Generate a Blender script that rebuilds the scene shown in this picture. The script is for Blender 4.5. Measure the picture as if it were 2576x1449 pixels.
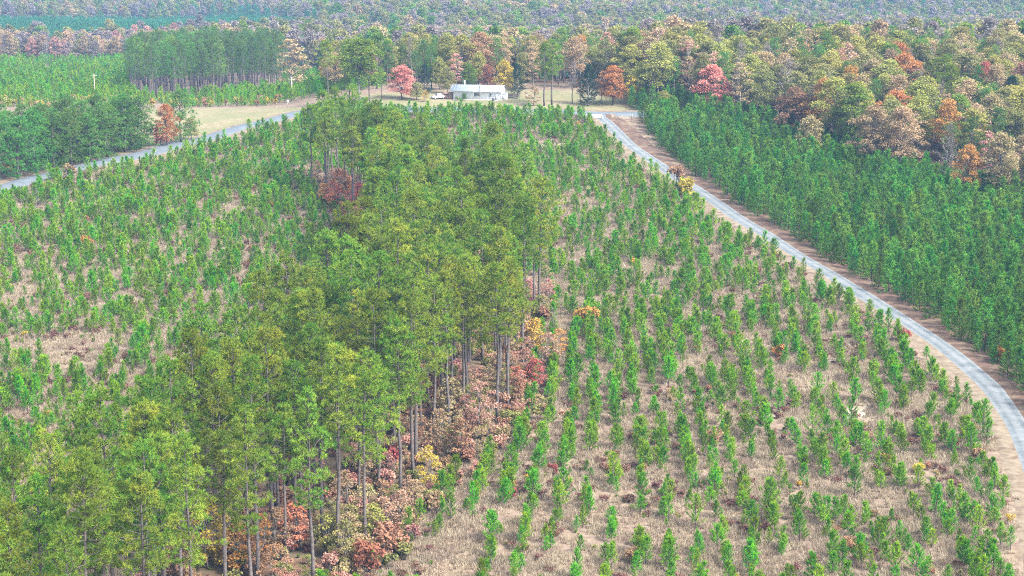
import bpy, math, random
import numpy as np
from mathutils import Vector

# ------------------------------------------------------------------ camera, sky, sun, exposure
for o in list(bpy.data.objects):
    bpy.data.objects.remove(o)
SC = bpy.context.scene
COL = SC.collection
CAM_H = 85.0
PITCH = math.radians(13.0)
FOC = 5008.8                       # focal length in pixels of a 2576 px wide frame
cam_d = bpy.data.cameras.new('camera')
cam_d.sensor_width = 36.0
cam_d.lens = 70.0
cam_d.clip_start = 1.0
cam_d.clip_end = 20000.0
cam = bpy.data.objects.new('camera', cam_d)
COL.objects.link(cam)
cam.location = (0, 0, CAM_H)
cam.rotation_euler = (math.pi / 2 - PITCH, 0, 0)
SC.camera = cam

SUN_EL = math.radians(48)
SUN_AZ = math.atan2(0.75, -0.55)
world = bpy.data.worlds.new('World')
SC.world = world
world.use_nodes = True
wn = world.node_tree
for n in list(wn.nodes):
    wn.nodes.remove(n)
sky = wn.nodes.new('ShaderNodeTexSky')
sky.sky_type = 'NISHITA'
sky.sun_disc = False
sky.sun_elevation = SUN_EL
sky.sun_rotation = SUN_AZ
sky.altitude = 200
sky.air_density = 1.0
sky.dust_density = 4.0
hsv = wn.nodes.new('ShaderNodeHueSaturation')   # thin overcast: the blue is washed out evenly
hsv.inputs['Saturation'].default_value = 0.45
bg = wn.nodes.new('ShaderNodeBackground')
bg.inputs['Strength'].default_value = 0.08
wo = wn.nodes.new('ShaderNodeOutputWorld')
wn.links.new(sky.outputs[0], hsv.inputs['Color'])
wn.links.new(hsv.outputs[0], bg.inputs['Color'])
wn.links.new(bg.outputs[0], wo.inputs['Surface'])

sun_d = bpy.data.lights.new('sun', 'SUN')
sun_d.energy = 1.5
sun_d.angle = math.radians(14)
sun_d.color = (1.0, 0.96, 0.9)
sun = bpy.data.objects.new('sun', sun_d)
COL.objects.link(sun)
sd = Vector((math.sin(SUN_AZ) * math.cos(SUN_EL), math.cos(SUN_AZ) * math.cos(SUN_EL), math.sin(SUN_EL)))
sun.rotation_euler = sd.to_track_quat('Z', 'Y').to_euler()
sun.location = (0, 0, 300)

vs = SC.view_settings
vs.view_transform = 'Standard'
vs.look = 'None'
vs.gamma = 1.0
vs.use_curve_mapping = False
vs.exposure = 2.8
SC.cycles.use_denoising = False
SC.cycles.filter_width = 1.1
SC.cycles.use_adaptive_sampling = False
SC.cycles.max_bounces = 5
SC.cycles.diffuse_bounces = 1
SC.cycles.transmission_bounces = 4
SC.cycles.transparent_max_bounces = 4
SC.cycles.volume_bounces = 0
SC.cycles.caustics_reflective = False
SC.cycles.caustics_refractive = False

RS = np.random.RandomState(7)
rnd = random.Random(11)

# ------------------------------------------------------------------ terrain and picture geometry
def sstep(a, b, v):
    t = np.clip((v - a) / (b - a), 0, 1)
    return t * t * (3 - 2 * t)

YL = [-6000, 100, 250, 473, 520, 581, 616, 651, 733, 1058, 1166, 1517, 1845, 2600, 9000]
ZL = [-6, -3, 0, 0, 0.5, 2, -0.5, -4, -12, -35, -45, -60, -70, -84, -110]
YR = [-6000, 100, 250, 400, 500, 566, 600, 630, 700, 800, 1058, 1166, 1517, 1845, 2600, 9000]
ZR = [-6, -3, 0, 1, 3, 5, 6, 6, -1, -14, -38, -47, -60, -70, -84, -110]

def gz(x, y):
    x = np.asarray(x, float); y = np.asarray(y, float)
    zl = np.interp(y, YL, ZL); zr = np.interp(y, YR, ZR)
    k = sstep(-95, -35, x)
    z = zl * (1 - k) + zr * k
    z = z + 0.35 * np.sin(x / 11.0 + 1.3) * np.sin(y / 17.0) + 0.2 * np.sin(x / 5.3 + y / 7.1)
    z = z + 7 * np.sin(y / 150.0 + x / 260.0 + 0.6) * sstep(1250, 1550, y)
    z = z + 5 * np.sin(x / 120.0 - y / 300.0) * sstep(1150, 1400, y)
    return z

def axis(parts):
    out = []
    for a, b, s in parts:
        out.append(np.arange(a, b, s))
    return np.unique(np.concatenate(out + [np.array([parts[-1][1]])]))

GX = axis([(-7000, -1000, 600), (-1000, -300, 50), (-300, -140, 10), (-140, 150, 2.5), (150, 300, 10), (300, 1000, 50), (1000, 7000, 600)])
GY = axis([(-2500, 0, 500), (0, 150, 25), (150, 700, 2.5), (700, 1200, 10), (1200, 2600, 25), (2600, 9000, 400)])
GZ = gz(*np.meshgrid(GX, GY))

def mz(x, y):
    """height of the ground mesh itself"""
    x = np.asarray(x, float); y = np.asarray(y, float)
    i = np.clip(np.searchsorted(GX, x) - 1, 0, len(GX) - 2)
    j = np.clip(np.searchsorted(GY, y) - 1, 0, len(GY) - 2)
    u = (x - GX[i]) / (GX[i + 1] - GX[i]); v = (y - GY[j]) / (GY[j + 1] - GY[j])
    return (GZ[j, i] * (1 - u) * (1 - v) + GZ[j, i + 1] * u * (1 - v) + GZ[j + 1, i] * (1 - u) * v + GZ[j + 1, i + 1] * u * v)

CP, SP = math.cos(PITCH), math.sin(PITCH)

def proj(x, y, z):
    dz = z - CAM_H
    dep = y * CP - dz * SP
    up = y * SP + dz * CP
    return 1288 + FOC * x / dep, 724.5 - FOC * up / dep, dep

def at(u, v, zo=0.0, far=2600):
    """first ground point (raised by zo) on the sight line through (u, v)"""
    a = (u - 1288) / FOC; b = (724.5 - v) / FOC
    d = np.array([a, CP + b * SP, -SP + b * CP])
    t = np.arange(150, far, 0.5)
    px, py, pz = d[0] * t, d[1] * t, CAM_H + d[2] * t
    hit = np.nonzero(pz < gz(px, py) + zo)[0]
    k = hit[0] if len(hit) else len(t) - 1
    return float(px[k]), float(py[k])

def inpoly(px, py, poly):
    px = np.asarray(px, float); py = np.asarray(py, float)
    c = np.zeros(px.shape, bool)
    n = len(poly)
    for i in range(n):
        x0, y0 = poly[i]; x1, y1 = poly[(i + 1) % n]
        if y0 == y1:
            continue
        c ^= ((y0 > py) != (y1 > py)) & (px < (x1 - x0) * (py - y0) / (y1 - y0) + x0)
    return c

def smooth_line(pts, n=10):
    p = np.array(pts, float)
    p = np.vstack([2 * p[0] - p[1], p, 2 * p[-1] - p[-2]])
    out = []
    for i in range(1, len(p) - 2):
        for t in np.linspace(0, 1, n, endpoint=False):
            a, b, c, d = p[i - 1], p[i], p[i + 1], p[i + 2]
            out.append(0.5 * (2 * b + (c - a) * t + (2 * a - 5 * b + 4 * c - d) * t * t + (3 * b - a - 3 * c + d) * t ** 3))
    out.append(p[-2])
    return np.array(out)

def dist_line(x, y, line):
    x = np.asarray(x, float); y = np.asarray(y, float)
    best = np.full(x.shape, 1e9); sgn = np.zeros(x.shape)
    for a, b in zip(line[:-1], line[1:]):
        d = b - a; L = float(d @ d)
        if L < 1e-9:
            continue
        t = np.clip(((x - a[0]) * d[0] + (y - a[1]) * d[1]) / L, 0, 1)
        ex, ey = x - a[0] - t * d[0], y - a[1] - t * d[1]
        r = np.hypot(ex, ey)
        s = np.sign(d[0] * ey - d[1] * ex)
        m = r < best
        best = np.where(m, r, best); sgn = np.where(m, s, sgn)
    return best, sgn

# lines of the place, found on the ground from the picture
ROAD = smooth_line([at(-260, 540), at(0, 478), at(150, 437), at(300, 401), at(450, 364), at(560, 337), at(660, 309), at(730, 290), at(772, 281),
                    (-52, 584), (-34, 578), (-10, 573), (12, 570), at(1500, 287), at(1600, 289), at(1720, 292), at(1900, 300)])
DRIVE = smooth_line([at(1500, 288), at(1522, 304), at(1556, 338), at(1603, 378), at(1680, 432), at(1760, 483), at(1850, 545), at(1950, 606), at(2050, 668),
                     at(2150, 730), at(2250, 792), at(2350, 858), at(2430, 920), at(2497, 984), at(2545, 1050), at(2580, 1120), at(2610, 1200), at(2640, 1300), at(2660, 1420), at(2680, 1560)])
STRIP = [(-72, 170), (-58, 185), (-48, 211), (-41, 237), (-36, 268), (-28, 298), (-24, 330), (-27, 385), (-29.5, 415), (-38, 440), (-48.5, 472),
         (-42, 478), (-30, 465), (-16, 430), (-4, 397), (2, 375), (5, 350), (1.6, 315), (-2, 279), (-9, 262), (-15, 247), (-18.5, 226), (-25, 212), (-33, 195), (-42, 176)]
PASTURE_D = [(150, 300), (215, 279), (520, 272), (775, 270), (775, 283), (660, 305), (560, 333), (450, 362), (300, 398), (230, 415), (190, 340)]
YARD_D = [(790, 270), (960, 270), (1090, 270), (1200, 272), (1330, 272), (1420, 274), (1600, 280), (1680, 262), (1620, 232), (1400, 226), (1200, 226), (1060, 228), (930, 238), (800, 256)]

SAND_D = [[(2125, 1022), (2165, 1015), (2190, 1035), (2185, 1075), (2215, 1120), (2200, 1150), (2170, 1110), (2160, 1060), (2135, 1050)],
          [(1285, 372), (1330, 360), (1450, 357), (1452, 366), (1340, 374), (1300, 382)], [(2175, 1170), (2205, 1165), (2215, 1210), (2185, 1205)]]

def in_sand(x, y):
    u, v, _ = proj(np.asarray(x, float), np.asarray(y, float), gz(x, y))
    m = np.zeros(np.shape(x), bool)
    for p in SAND_D:
        m |= inpoly(u, v, p)
    return m

# ------------------------------------------------------------------ mesh collecting
class MB:
    def __init__(s):
        s.v = []; s.t = []; s.m = []; s.c = []; s.n = 0
    def add(s, v, t, mat=0, tint=0.0):
        v = np.asarray(v, float).reshape(-1, 3); t = np.asarray(t, int).reshape(-1, 3)
        s.v.append(v); s.t.append(t + s.n); s.m.append(np.full(len(t), mat, int))
        s.c.append(np.broadcast_to(np.asarray(tint, float), (len(v),)).copy()); s.n += len(v)
    def blades(s, c, d, L, w, mat=0, tint=0.0):
        n = len(c)
        r = RS.normal(size=(n, 3))
        sd_ = np.cross(d, r); sd_ /= np.linalg.norm(sd_, axis=1)[:, None] + 1e-9
        L = np.broadcast_to(L, (n,))[:, None]; w = np.broadcast_to(w, (n,))[:, None]
        v = np.stack([c - sd_ * w / 2, c + sd_ * w / 2, c + d * L], 1).reshape(-1, 3)
        s.add(v, np.arange(3 * n).reshape(-1, 3), mat, np.repeat(np.broadcast_to(tint, (n,)), 3))
    def leaves(s, c, size, mat=0, tint=0.0, flat=0.5):
        n = len(c)
        nrm = RS.normal(size=(n, 3)); nrm[:, 2] = np.abs(nrm[:, 2]) + flat
        a = np.cross(nrm, RS.normal(size=(n, 3))); a /= np.linalg.norm(a, axis=1)[:, None] + 1e-9
        b = np.cross(nrm, a); b /= np.linalg.norm(b, axis=1)[:, None] + 1e-9
        size = np.broadcast_to(size, (n,))[:, None]
        v = np.stack([c - a * size * .6, c + b * size * .36, c + a * size * .6, c - b * size * .36], 1).reshape(-1, 3)
        q = np.arange(n)[:, None] * 4
        t = np.concatenate([q + np.array([0, 1, 2]), q + np.array([0, 2, 3])], 1).reshape(-1, 3)
        s.add(v, t, mat, np.repeat(np.broadcast_to(tint, (n,)), 4))
    def tube(s, pts, rad, k=5, mat=0, tint=0.0):
        pts = np.asarray(pts, float); m = len(pts)
        d = np.gradient(pts, axis=0); d /= np.linalg.norm(d, axis=1)[:, None] + 1e-9
        ref = np.where(np.abs(d[:, 2:3]) > .9, np.array([[1., 0, 0]]), np.array([[0., 0, 1]]))
        a = np.cross(d, ref); a /= np.linalg.norm(a, axis=1)[:, None] + 1e-9
        b = np.cross(d, a)
        th = np.linspace(0, 2 * math.pi, k, endpoint=False)
        v = (pts[:, None] + (a[:, None] * np.cos(th)[None, :, None] + b[:, None] * np.sin(th)[None, :, None]) * np.asarray(rad, float)[:, None, None]).reshape(-1, 3)
        t = []
        for i in range(m - 1):
            for j in range(k):
                p, q = i * k + j, i * k + (j + 1) % k
                t += [(p, q, q + k), (p, q + k, p + k)]
        for j in range(1, k - 1):
            t += [(0, j + 1, j), ((m - 1) * k, (m - 1) * k + j, (m - 1) * k + j + 1)]
        s.add(v, t, mat, tint)
    def box(s, x0, x1, y0, y1, z0, z1, mat=0):
        v = [(x, y, z) for z in (z0, z1) for y in (y0, y1) for x in (x0, x1)]
        t = [(0, 2, 3), (0, 3, 1), (4, 5, 7), (4, 7, 6), (0, 1, 5), (0, 5, 4), (2, 6, 7), (2, 7, 3), (0, 4, 6), (0, 6, 2), (1, 3, 7), (1, 7, 5)]
        s.add(v, t, mat)
    def prism(s, prof, y0, y1, mat=0, ax='y'):
        """profile (a, z) swept from y0 to y1 along y (or x)"""
        n = len(prof)
        f = (lambda a, z, y: (a, y, z)) if ax == 'y' else (lambda a, z, y: (y, a, z))
        v = [f(a, z, y0) for a, z in prof] + [f(a, z, y1) for a, z in prof]
        t = []
        for i in range(n):
            j = (i + 1) % n
            t += [(i, j, j + n), (i, j + n, i + n)]
        for i in range(1, n - 1):
            t += [(0, i + 1, i), (n, n + i, n + i + 1)]
        s.add(v, t, mat)
    def mesh(s, name, mats):
        me = bpy.data.meshes.new(name)
        v = np.concatenate(s.v); t = np.concatenate(s.t)
        me.vertices.add(len(v)); me.vertices.foreach_set('co', v.astype(np.float32).ravel())
        me.loops.add(len(t) * 3); me.loops.foreach_set('vertex_index', t.astype(np.int32).ravel())
        me.polygons.add(len(t)); me.polygons.foreach_set('loop_start', (np.arange(len(t)) * 3).astype(np.int32))
        me.polygons.foreach_set('material_index', np.concatenate(s.m).astype(np.int32))
        at_ = me.attributes.new('tint', 'FLOAT', 'POINT')
        at_.data.foreach_set('value', np.concatenate(s.c).astype(np.float32))
        for m in mats:
            me.materials.append(m)
        me.update(calc_edges=True); me.validate()
        return me
    def merged(s, o, mat_shift):
        for v, t, m, c in zip(o.v, o.t, o.m, o.c):
            s.v.append(v); s.t.append(t + s.n - 0); s.m.append(m + mat_shift); s.c.append(c)
        # offsets in o.t are already relative to o's start
        s.n += o.n

def merge(mbs):
    r = MB()
    for i, o in enumerate(mbs):
        base = r.n
        for v, t, m, c in zip(o.v, o.t, o.m, o.c):
            r.v.append(v); r.t.append(t + base); r.m.append(m * 0 + i); r.c.append(c)
        r.n += o.n
    return r

def obj(name, me, parent=None, loc=(0, 0, 0), rz=0.0, sc=1.0, label=None, cat=None, group=None, kind=None):
    o = bpy.data.objects.new(name, me)
    COL.objects.link(o)
    o.location = loc; o.rotation_euler = (0, 0, rz)
    o.scale = (sc, sc, sc) if np.isscalar(sc) else sc
    if parent is not None:
        o.parent = parent
    if label: o['label'] = label
    if cat: o['category'] = cat
    if group: o['group'] = group
    if kind: o['kind'] = kind
    return o

# ------------------------------------------------------------------ materials
def nt_new(name):
    m = bpy.data.materials.new(name); m.use_nodes = True
    t = m.node_tree
    for n in list(t.nodes):
        t.nodes.remove(n)
    return m, t, t.nodes.new('ShaderNodeOutputMaterial')

def rgba(c):
    return (c[0], c[1], c[2], 1.0)

def foliage(name, a, b, var=0.35, hue=0.02, trans=0.34, sat=1.08):
    """leaf material: two leaf colours mixed by leaf, with a shift from tree to tree"""
    m, t, out = nt_new(name)
    N = t.nodes.new; L = t.links.new
    tint = N('ShaderNodeAttribute'); tint.attribute_name = 'tint'
    mix = N('ShaderNodeMix'); mix.data_type = 'RGBA'
    mix.inputs[6].default_value = rgba(a); mix.inputs[7].default_value = rgba(b)
    L(tint.outputs['Fac'], mix.inputs[0])
    oi = N('ShaderNodeObjectInfo')
    mr = N('ShaderNodeMapRange'); mr.inputs[3].default_value = 1 - var; mr.inputs[4].default_value = 1 + var
    L(oi.outputs['Random'], mr.inputs[0])
    mu = N('ShaderNodeMath'); mu.operation = 'MULTIPLY'; mu.inputs[1].default_value = 7.31
    fr = N('ShaderNodeMath'); fr.operation = 'FRACT'
    L(oi.outputs['Random'], mu.inputs[0]); L(mu.outputs[0], fr.inputs[0])
    mh = N('ShaderNodeMapRange'); mh.inputs[3].default_value = .5 - hue; mh.inputs[4].default_value = .5 + hue
    L(fr.outputs[0], mh.inputs[0])
    h = N('ShaderNodeHueSaturation'); h.inputs['Saturation'].default_value = sat
    L(mix.outputs[2], h.inputs['Color']); L(mr.outputs[0], h.inputs['Value']); L(mh.outputs[0], h.inputs['Hue'])
    d = N('ShaderNodeBsdfDiffuse'); tr = N('ShaderNodeBsdfTranslucent'); ms = N('ShaderNodeMixShader')
    ms.inputs[0].default_value = trans
    L(h.outputs[0], d.inputs[0]); L(h.outputs[0], tr.inputs[0])
    L(d.outputs[0], ms.inputs[1]); L(tr.outputs[0], ms.inputs[2]); L(ms.outputs[0], out.inputs[0])
    return m

def surface(name, a, b, scale=1.0, rough=0.85, detail=5, bump=0.0, c=None, scale2=8.0, spec=0.2, metal=0.0):
    m, t, out = nt_new(name)
    N = t.nodes.new; L = t.links.new
    p = N('ShaderNodeBsdfPrincipled'); p.inputs['Roughness'].default_value = rough
    p.inputs['Specular IOR Level'].default_value = spec; p.inputs['Metallic'].default_value = metal
    g = N('ShaderNodeNewGeometry')
    n1 = N('ShaderNodeTexNoise'); n1.inputs['Scale'].default_value = scale; n1.inputs['Detail'].default_value = detail
    L(g.outputs['Position'], n1.inputs['Vector'])
    r = N('ShaderNodeMapRange'); r.inputs[1].default_value = .32; r.inputs[2].default_value = .68
    L(n1.outputs[0], r.inputs[0])
    mix = N('ShaderNodeMix'); mix.data_type = 'RGBA'
    mix.inputs[6].default_value = rgba(a); mix.inputs[7].default_value = rgba(b)
    L(r.outputs[0], mix.inputs[0])
    col = mix.outputs[2]
    if c is not None:
        n2 = N('ShaderNodeTexNoise'); n2.inputs['Scale'].default_value = scale2; n2.inputs['Detail'].default_value = 4
        L(g.outputs['Position'], n2.inputs['Vector'])
        r2 = N('ShaderNodeMapRange'); r2.inputs[1].default_value = .5; r2.inputs[2].default_value = .7
        L(n2.outputs[0], r2.inputs[0])
        mx = N('ShaderNodeMix'); mx.data_type = 'RGBA'; mx.inputs[7].default_value = rgba(c)
        L(col, mx.inputs[6]); L(r2.outputs[0], mx.inputs[0]); col = mx.outputs[2]
    L(col, p.inputs['Base Color'])
    if bump:
        bp = N('ShaderNodeBump'); bp.inputs['Strength'].default_value = bump; bp.inputs['Distance'].default_value = .1
        L(n1.outputs[0], bp.inputs['Height']); L(bp.outputs[0], p.inputs['Normal'])
    L(p.outputs[0], out.inputs[0])
    return m

M = {}
M['bark'] = surface('pine_bark', (.06, .05, .047), (.13, .112, .105), 3.0, .95)
M['bark_pale'] = surface('pale_bark', (.13, .12, .11), (.23, .215, .20), 2.0, .95)
M['bark_dark'] = surface('dark_bark', (.04, .034, .03), (.08, .07, .062), 3.0, .95)
M['pine_tall'] = foliage('tall_pine_needles', (.08, .178, .033), (.26, .315, .06), .3, .03)  # dark and light needles spread apart: shading contrast put into the colour
M['pine_young'] = foliage('young_pine_needles', (.07, .205, .028), (.215, .37, .048), .35, .035)  # pair widened so needle colour adds to the shade between branches
M['pine_plant'] = foliage('plantation_pine_needles', (.055, .165, .036), (.16, .305, .056), .35, .035)  # darker and brighter needles stand in for deeper shade in the crowns
M['pine_dark'] = foliage('dark_pine_needles', (.07, .175, .045), (.16, .265, .07), .25, .025)
M['pine_stand'] = foliage('stand_pine_needles', (.062, .13, .042), (.125, .175, .06), .2, .02)
M['pine_far'] = foliage('far_plantation_needles', (.05, .18, .10), (.085, .22, .095), .15, .01)
M['cedar'] = foliage('cedar_needles', (.018, .045, .026), (.035, .07, .03), .15, .01)
LEAF = {
    'yellowgreen': ((.20, .22, .065), (.33, .31, .10)),
    'olive': ((.15, .17, .065), (.25, .23, .095)),
    'tan': ((.26, .20, .115), (.36, .28, .165)),
    'orange': ((.36, .175, .075), (.45, .25, .11)),
    'rust': ((.24, .145, .095), (.33, .205, .13)),
    'red': ((.36, .11, .10), (.44, .18, .14)),
    'pink': ((.36, .20, .165), (.44, .28, .21)),
    'coral': ((.50, .21, .17), (.58, .31, .24)),
    'gold': ((.38, .27, .06), (.48, .36, .11)),
    'green': ((0.077, 0.161, 0.034), (0.168, 0.231, 0.048)),
    'bare': ((.17, .15, .145), (.24, .205, .185)),
    'darkred': ((.21, .08, .07), (.30, .12, .095)),
}
for k, (a, b) in LEAF.items():
    M['leaf_' + k] = foliage('leaf_' + k, a, b, .2, .02)
M['grass'] = foliage('dry_grass', (.25, .195, .138), (.47, .405, .31), .14, .012, .3)
M['scrub'] = foliage('brown_scrub', (.13, .075, .06), (.21, .125, .095), .2, .02, .3)
M['gravel'] = surface('gravel', (.062, .080, .090), (.106, .124, .135), 1.2, .95, 8, .3, (.135, .150, .158), .35)
def add_tracks(m, pale):
    # loose pale stone lies outside and between the wheel tracks
    t = m.node_tree; p = next(n for n in t.nodes if n.type == 'BSDF_PRINCIPLED')
    src = p.inputs['Base Color'].links[0].from_socket
    a = t.nodes.new('ShaderNodeAttribute'); a.attribute_name = 'tint'
    n = t.nodes.new('ShaderNodeTexNoise'); n.inputs['Scale'].default_value = .5; n.inputs['Detail'].default_value = 6
    g = t.nodes.new('ShaderNodeNewGeometry'); t.links.new(g.outputs['Position'], n.inputs['Vector'])
    mu = t.nodes.new('ShaderNodeMath'); mu.operation = 'MULTIPLY'
    t.links.new(a.outputs['Fac'], mu.inputs[0]); t.links.new(n.outputs[0], mu.inputs[1])
    mx = t.nodes.new('ShaderNodeMix'); mx.data_type = 'RGBA'; mx.inputs[7].default_value = rgba(pale)
    t.links.new(mu.outputs[0], mx.inputs[0]); t.links.new(src, mx.inputs[6]); t.links.new(mx.outputs[2], p.inputs['Base Color'])
add_tracks(M['gravel'], (.25, .255, .255))
M['asphalt'] = surface('old_asphalt', (.085, .105, .122), (.125, .145, .162), .5, .9, 8, .1)
M['verge'] = surface('dry_verge', (.135, .105, .07), (.21, .172, .125), .8, .95, 9, .3, (.105, .07, .048), .5)
M['bank'] = surface('pine_straw_bank', (.065, .042, .03), (.13, .082, .058), .7, .95, 8, .4, (.16, .12, .08), .4)
M['white'] = surface('white_siding', (.54, .57, .60), (.60, .62, .645), 2.0, .6)
M['roofm'] = surface('pale_metal_roof', (.20, .235, .275), (.25, .285, .325), .8, .65, 5, 0, None, 8, .15)
M['dark'] = surface('dark_wood', (.035, .03, .03), (.07, .06, .055), 4, .8)
M['brown'] = surface('brown_tarp', (.16, .10, .085), (.24, .16, .13), 3, .8)
M['wood'] = surface('weathered_wood', (.30, .25, .19), (.42, .36, .28), 3, .9)
M['palewood'] = surface('pale_gate_paint', (.32, .29, .22), (.40, .37, .29), 3, .7)
M['concrete'] = surface('concrete', (.40, .39, .37), (.5, .49, .47), 2, .9)
M['carpaint'] = surface('pale_car_paint', (.50, .46, .48), (.56, .52, .54), 1, .35, 2, 0, None, 8, .6)
M['redpaint'] = surface('red_car_paint', (.30, .05, .05), (.34, .06, .06), 1, .35, 2, 0, None, 8, .6)
M['glass'] = surface('dark_glass', (.02, .025, .03), (.04, .045, .05), 1, .08, 2, 0, None, 8, .8)
M['rubber'] = surface('rubber', (.02, .02, .02), (.035, .035, .035), 5, .9)
M['steel'] = surface('galvanised_steel', (.45, .46, .48), (.55, .56, .58), 4, .4, 4, 0, None, 8, .5, .6)
M['insul'] = surface('grey_drum', (.35, .36, .37), (.42, .43, .44), 4, .5)

# ------------------------------------------------------------------ ground sheet
def ground_material():
    m, t, out = nt_new('ground')
    N = t.nodes.new; L = t.links.new
    p = N('ShaderNodeBsdfPrincipled'); p.inputs['Roughness'].default_value = .97; p.inputs['Specular IOR Level'].default_value = .1
    g = N('ShaderNodeNewGeometry')
    def noise(sc, det, lo, hi):
        n = N('ShaderNodeTexNoise'); n.inputs['Scale'].default_value = sc; n.inputs['Detail'].default_value = det
        L(g.outputs['Position'], n.inputs['Vector'])
        r = N('ShaderNodeMapRange'); r.inputs[1].default_value = lo; r.inputs[2].default_value = hi
        L(n.outputs[0], r.inputs[0]); return r.outputs[0], n.outputs[0]
    def mixc(f, a, b):
        x = N('ShaderNodeMix'); x.data_type = 'RGBA'
        for s, v in ((6, a), (7, b)):
            if isinstance(v, tuple): x.inputs[s].default_value = rgba(v)
            else: L(v, x.inputs[s])
        L(f, x.inputs[0]); return x.outputs[2]
    f1, raw = noise(.9, 8, .35, .65); f2, _ = noise(.12, 6, .42, .62); f3, _ = noise(.06, 7, .63, .72)
    field = mixc(f1, (.13, .096, .064), (.215, .168, .12))
    field = mixc(f2, field, mixc(f1, (.125, .088, .068), (.205, .152, .12)))
    field = mixc(f3, field, (.235, .185, .132))
    past = mixc(f1, (.15, .13, .075), (.22, .19, .12)); past = mixc(f2, past, (.145, .145, .075))
    litter = mixc(f1, (.075, .045, .03), (.16, .098, .065)); litter = mixc(f2, litter, (.12, .095, .06))
    zn = N('ShaderNodeVertexColor'); zn.layer_name = 'zone'
    sp = N('ShaderNodeSeparateColor'); L(zn.outputs[0], sp.inputs[0])
    c = mixc(sp.outputs[0], field, past)
    c = mixc(sp.outputs[1], c, litter)
    c = mixc(sp.outputs[2], c, mixc(f1, (.22, .18, .13), (.33, .29, .225)))
    L(c, p.inputs['Base Color'])
    b = N('ShaderNodeBump'); b.inputs['Strength'].default_value = .5; b.inputs['Distance'].default_value = .25
    L(raw, b.inputs['Height']); L(b.outputs[0], p.inputs['Normal'])
    L(p.outputs[0], out.inputs[0])
    return m

XX, YY = np.meshgrid(GX, GY)
UU, VV, DD = proj(XX, YY, GZ)
front = DD > 50
d_drive, s_drive = dist_line(XX, YY, DRIVE)
pasture_w = (inpoly(UU, VV, PASTURE_D) | inpoly(UU, VV, YARD_D)) & front & (YY > 400) & (YY < 720)
WOOD_R = [at(1590, 268), at(1700, 268), at(1800, 285), at(1880, 304), at(2100, 372), at(2250, 432), at(2400, 472), at(2640, 535), (185, 425), (200, 640), (30, 655)]
PLANT_R = [at(1578, 262), at(1610, 300), at(1640, 345), at(1700, 410), at(1780, 470), at(1880, 545), at(1990, 605), at(2090, 670), at(2190, 725), at(2290, 785), at(2390, 855), at(2480, 930), at(2560, 1010), at(2640, 1100), (135, 300), (150, 400),
           at(2640, 535), at(2400, 472), at(2250, 432), at(2100, 372), at(1880, 304), at(1800, 285), at(1700, 268)]
litter_w = inpoly(XX, YY, STRIP) | inpoly(XX, YY, WOOD_R) | inpoly(XX, YY, PLANT_R) | ((YY > 640) & (XX > -60)) | (YY > 1000)
nv = XX.size
gm = bpy.data.meshes.new('ground')
gm.vertices.add(nv)
gm.vertices.foreach_set('co', np.stack([XX, YY, GZ], -1).astype(np.float32).ravel())
ny, nx = XX.shape
idx = np.arange(nv).reshape(ny, nx)
quads = np.stack([idx[:-1, :-1], idx[:-1, 1:], idx[1:, 1:], idx[1:, :-1]], -1).reshape(-1, 4)
gm.loops.add(quads.size); gm.loops.foreach_set('vertex_index', quads.astype(np.int32).ravel())
gm.polygons.add(len(quads)); gm.polygons.foreach_set('loop_start', (np.arange(len(quads)) * 4).astype(np.int32))
gm.update(calc_edges=True)
ca = gm.color_attributes.new('zone', 'FLOAT_COLOR', 'POINT')
ca.data.foreach_set('color', np.stack([pasture_w, litter_w, in_sand(XX, YY) & (YY > 200) & (YY < 600), 0 * XX + 1], -1).astype(np.float32).ravel())
gm.polygons.foreach_set('use_smooth', np.ones(len(quads), bool))
gm.materials.append(ground_material())
obj('ground', gm, kind='structure')

def ribbon(name, line, offs, lift, mat, wob=0.0, tint=None):
    """a sheet laid on the ground along a line, at the side distances offs"""
    d = np.gradient(line, axis=0); d /= np.linalg.norm(d, axis=1)[:, None]
    nrm = np.stack([-d[:, 1], d[:, 0]], 1)
    rs = np.random.RandomState(3)
    rows = []
    for k, (o_, l_) in enumerate(zip(offs, lift)):
        w = 0
        if wob and k in (0, len(offs) - 1):
            w = np.convolve(rs.normal(size=len(line)), np.ones(5) / 5, 'same') * wob
        p = line + nrm * (np.asarray(o_) + w)[..., None] if np.ndim(o_) or wob else line + nrm * o_
        rows.append(np.column_stack([p, mz(p[:, 0], p[:, 1]) + l_]))
    n = len(line); mb = MB()
    v = np.concatenate(rows); t = []
    for k in range(len(rows) - 1):
        for i in range(n - 1):
            a, b = k * n + i, (k + 1) * n + i
            t += [(a, a + 1, b + 1), (a, b + 1, b)]
    mb.add(v, t, 0, 0.0 if tint is None else np.repeat(np.array(tint, float), n))
    me = mb.mesh(name, [mat]); me.polygons.foreach_set('use_smooth', np.ones(len(me.polygons), bool))
    return obj(name, me, kind='structure')

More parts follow.
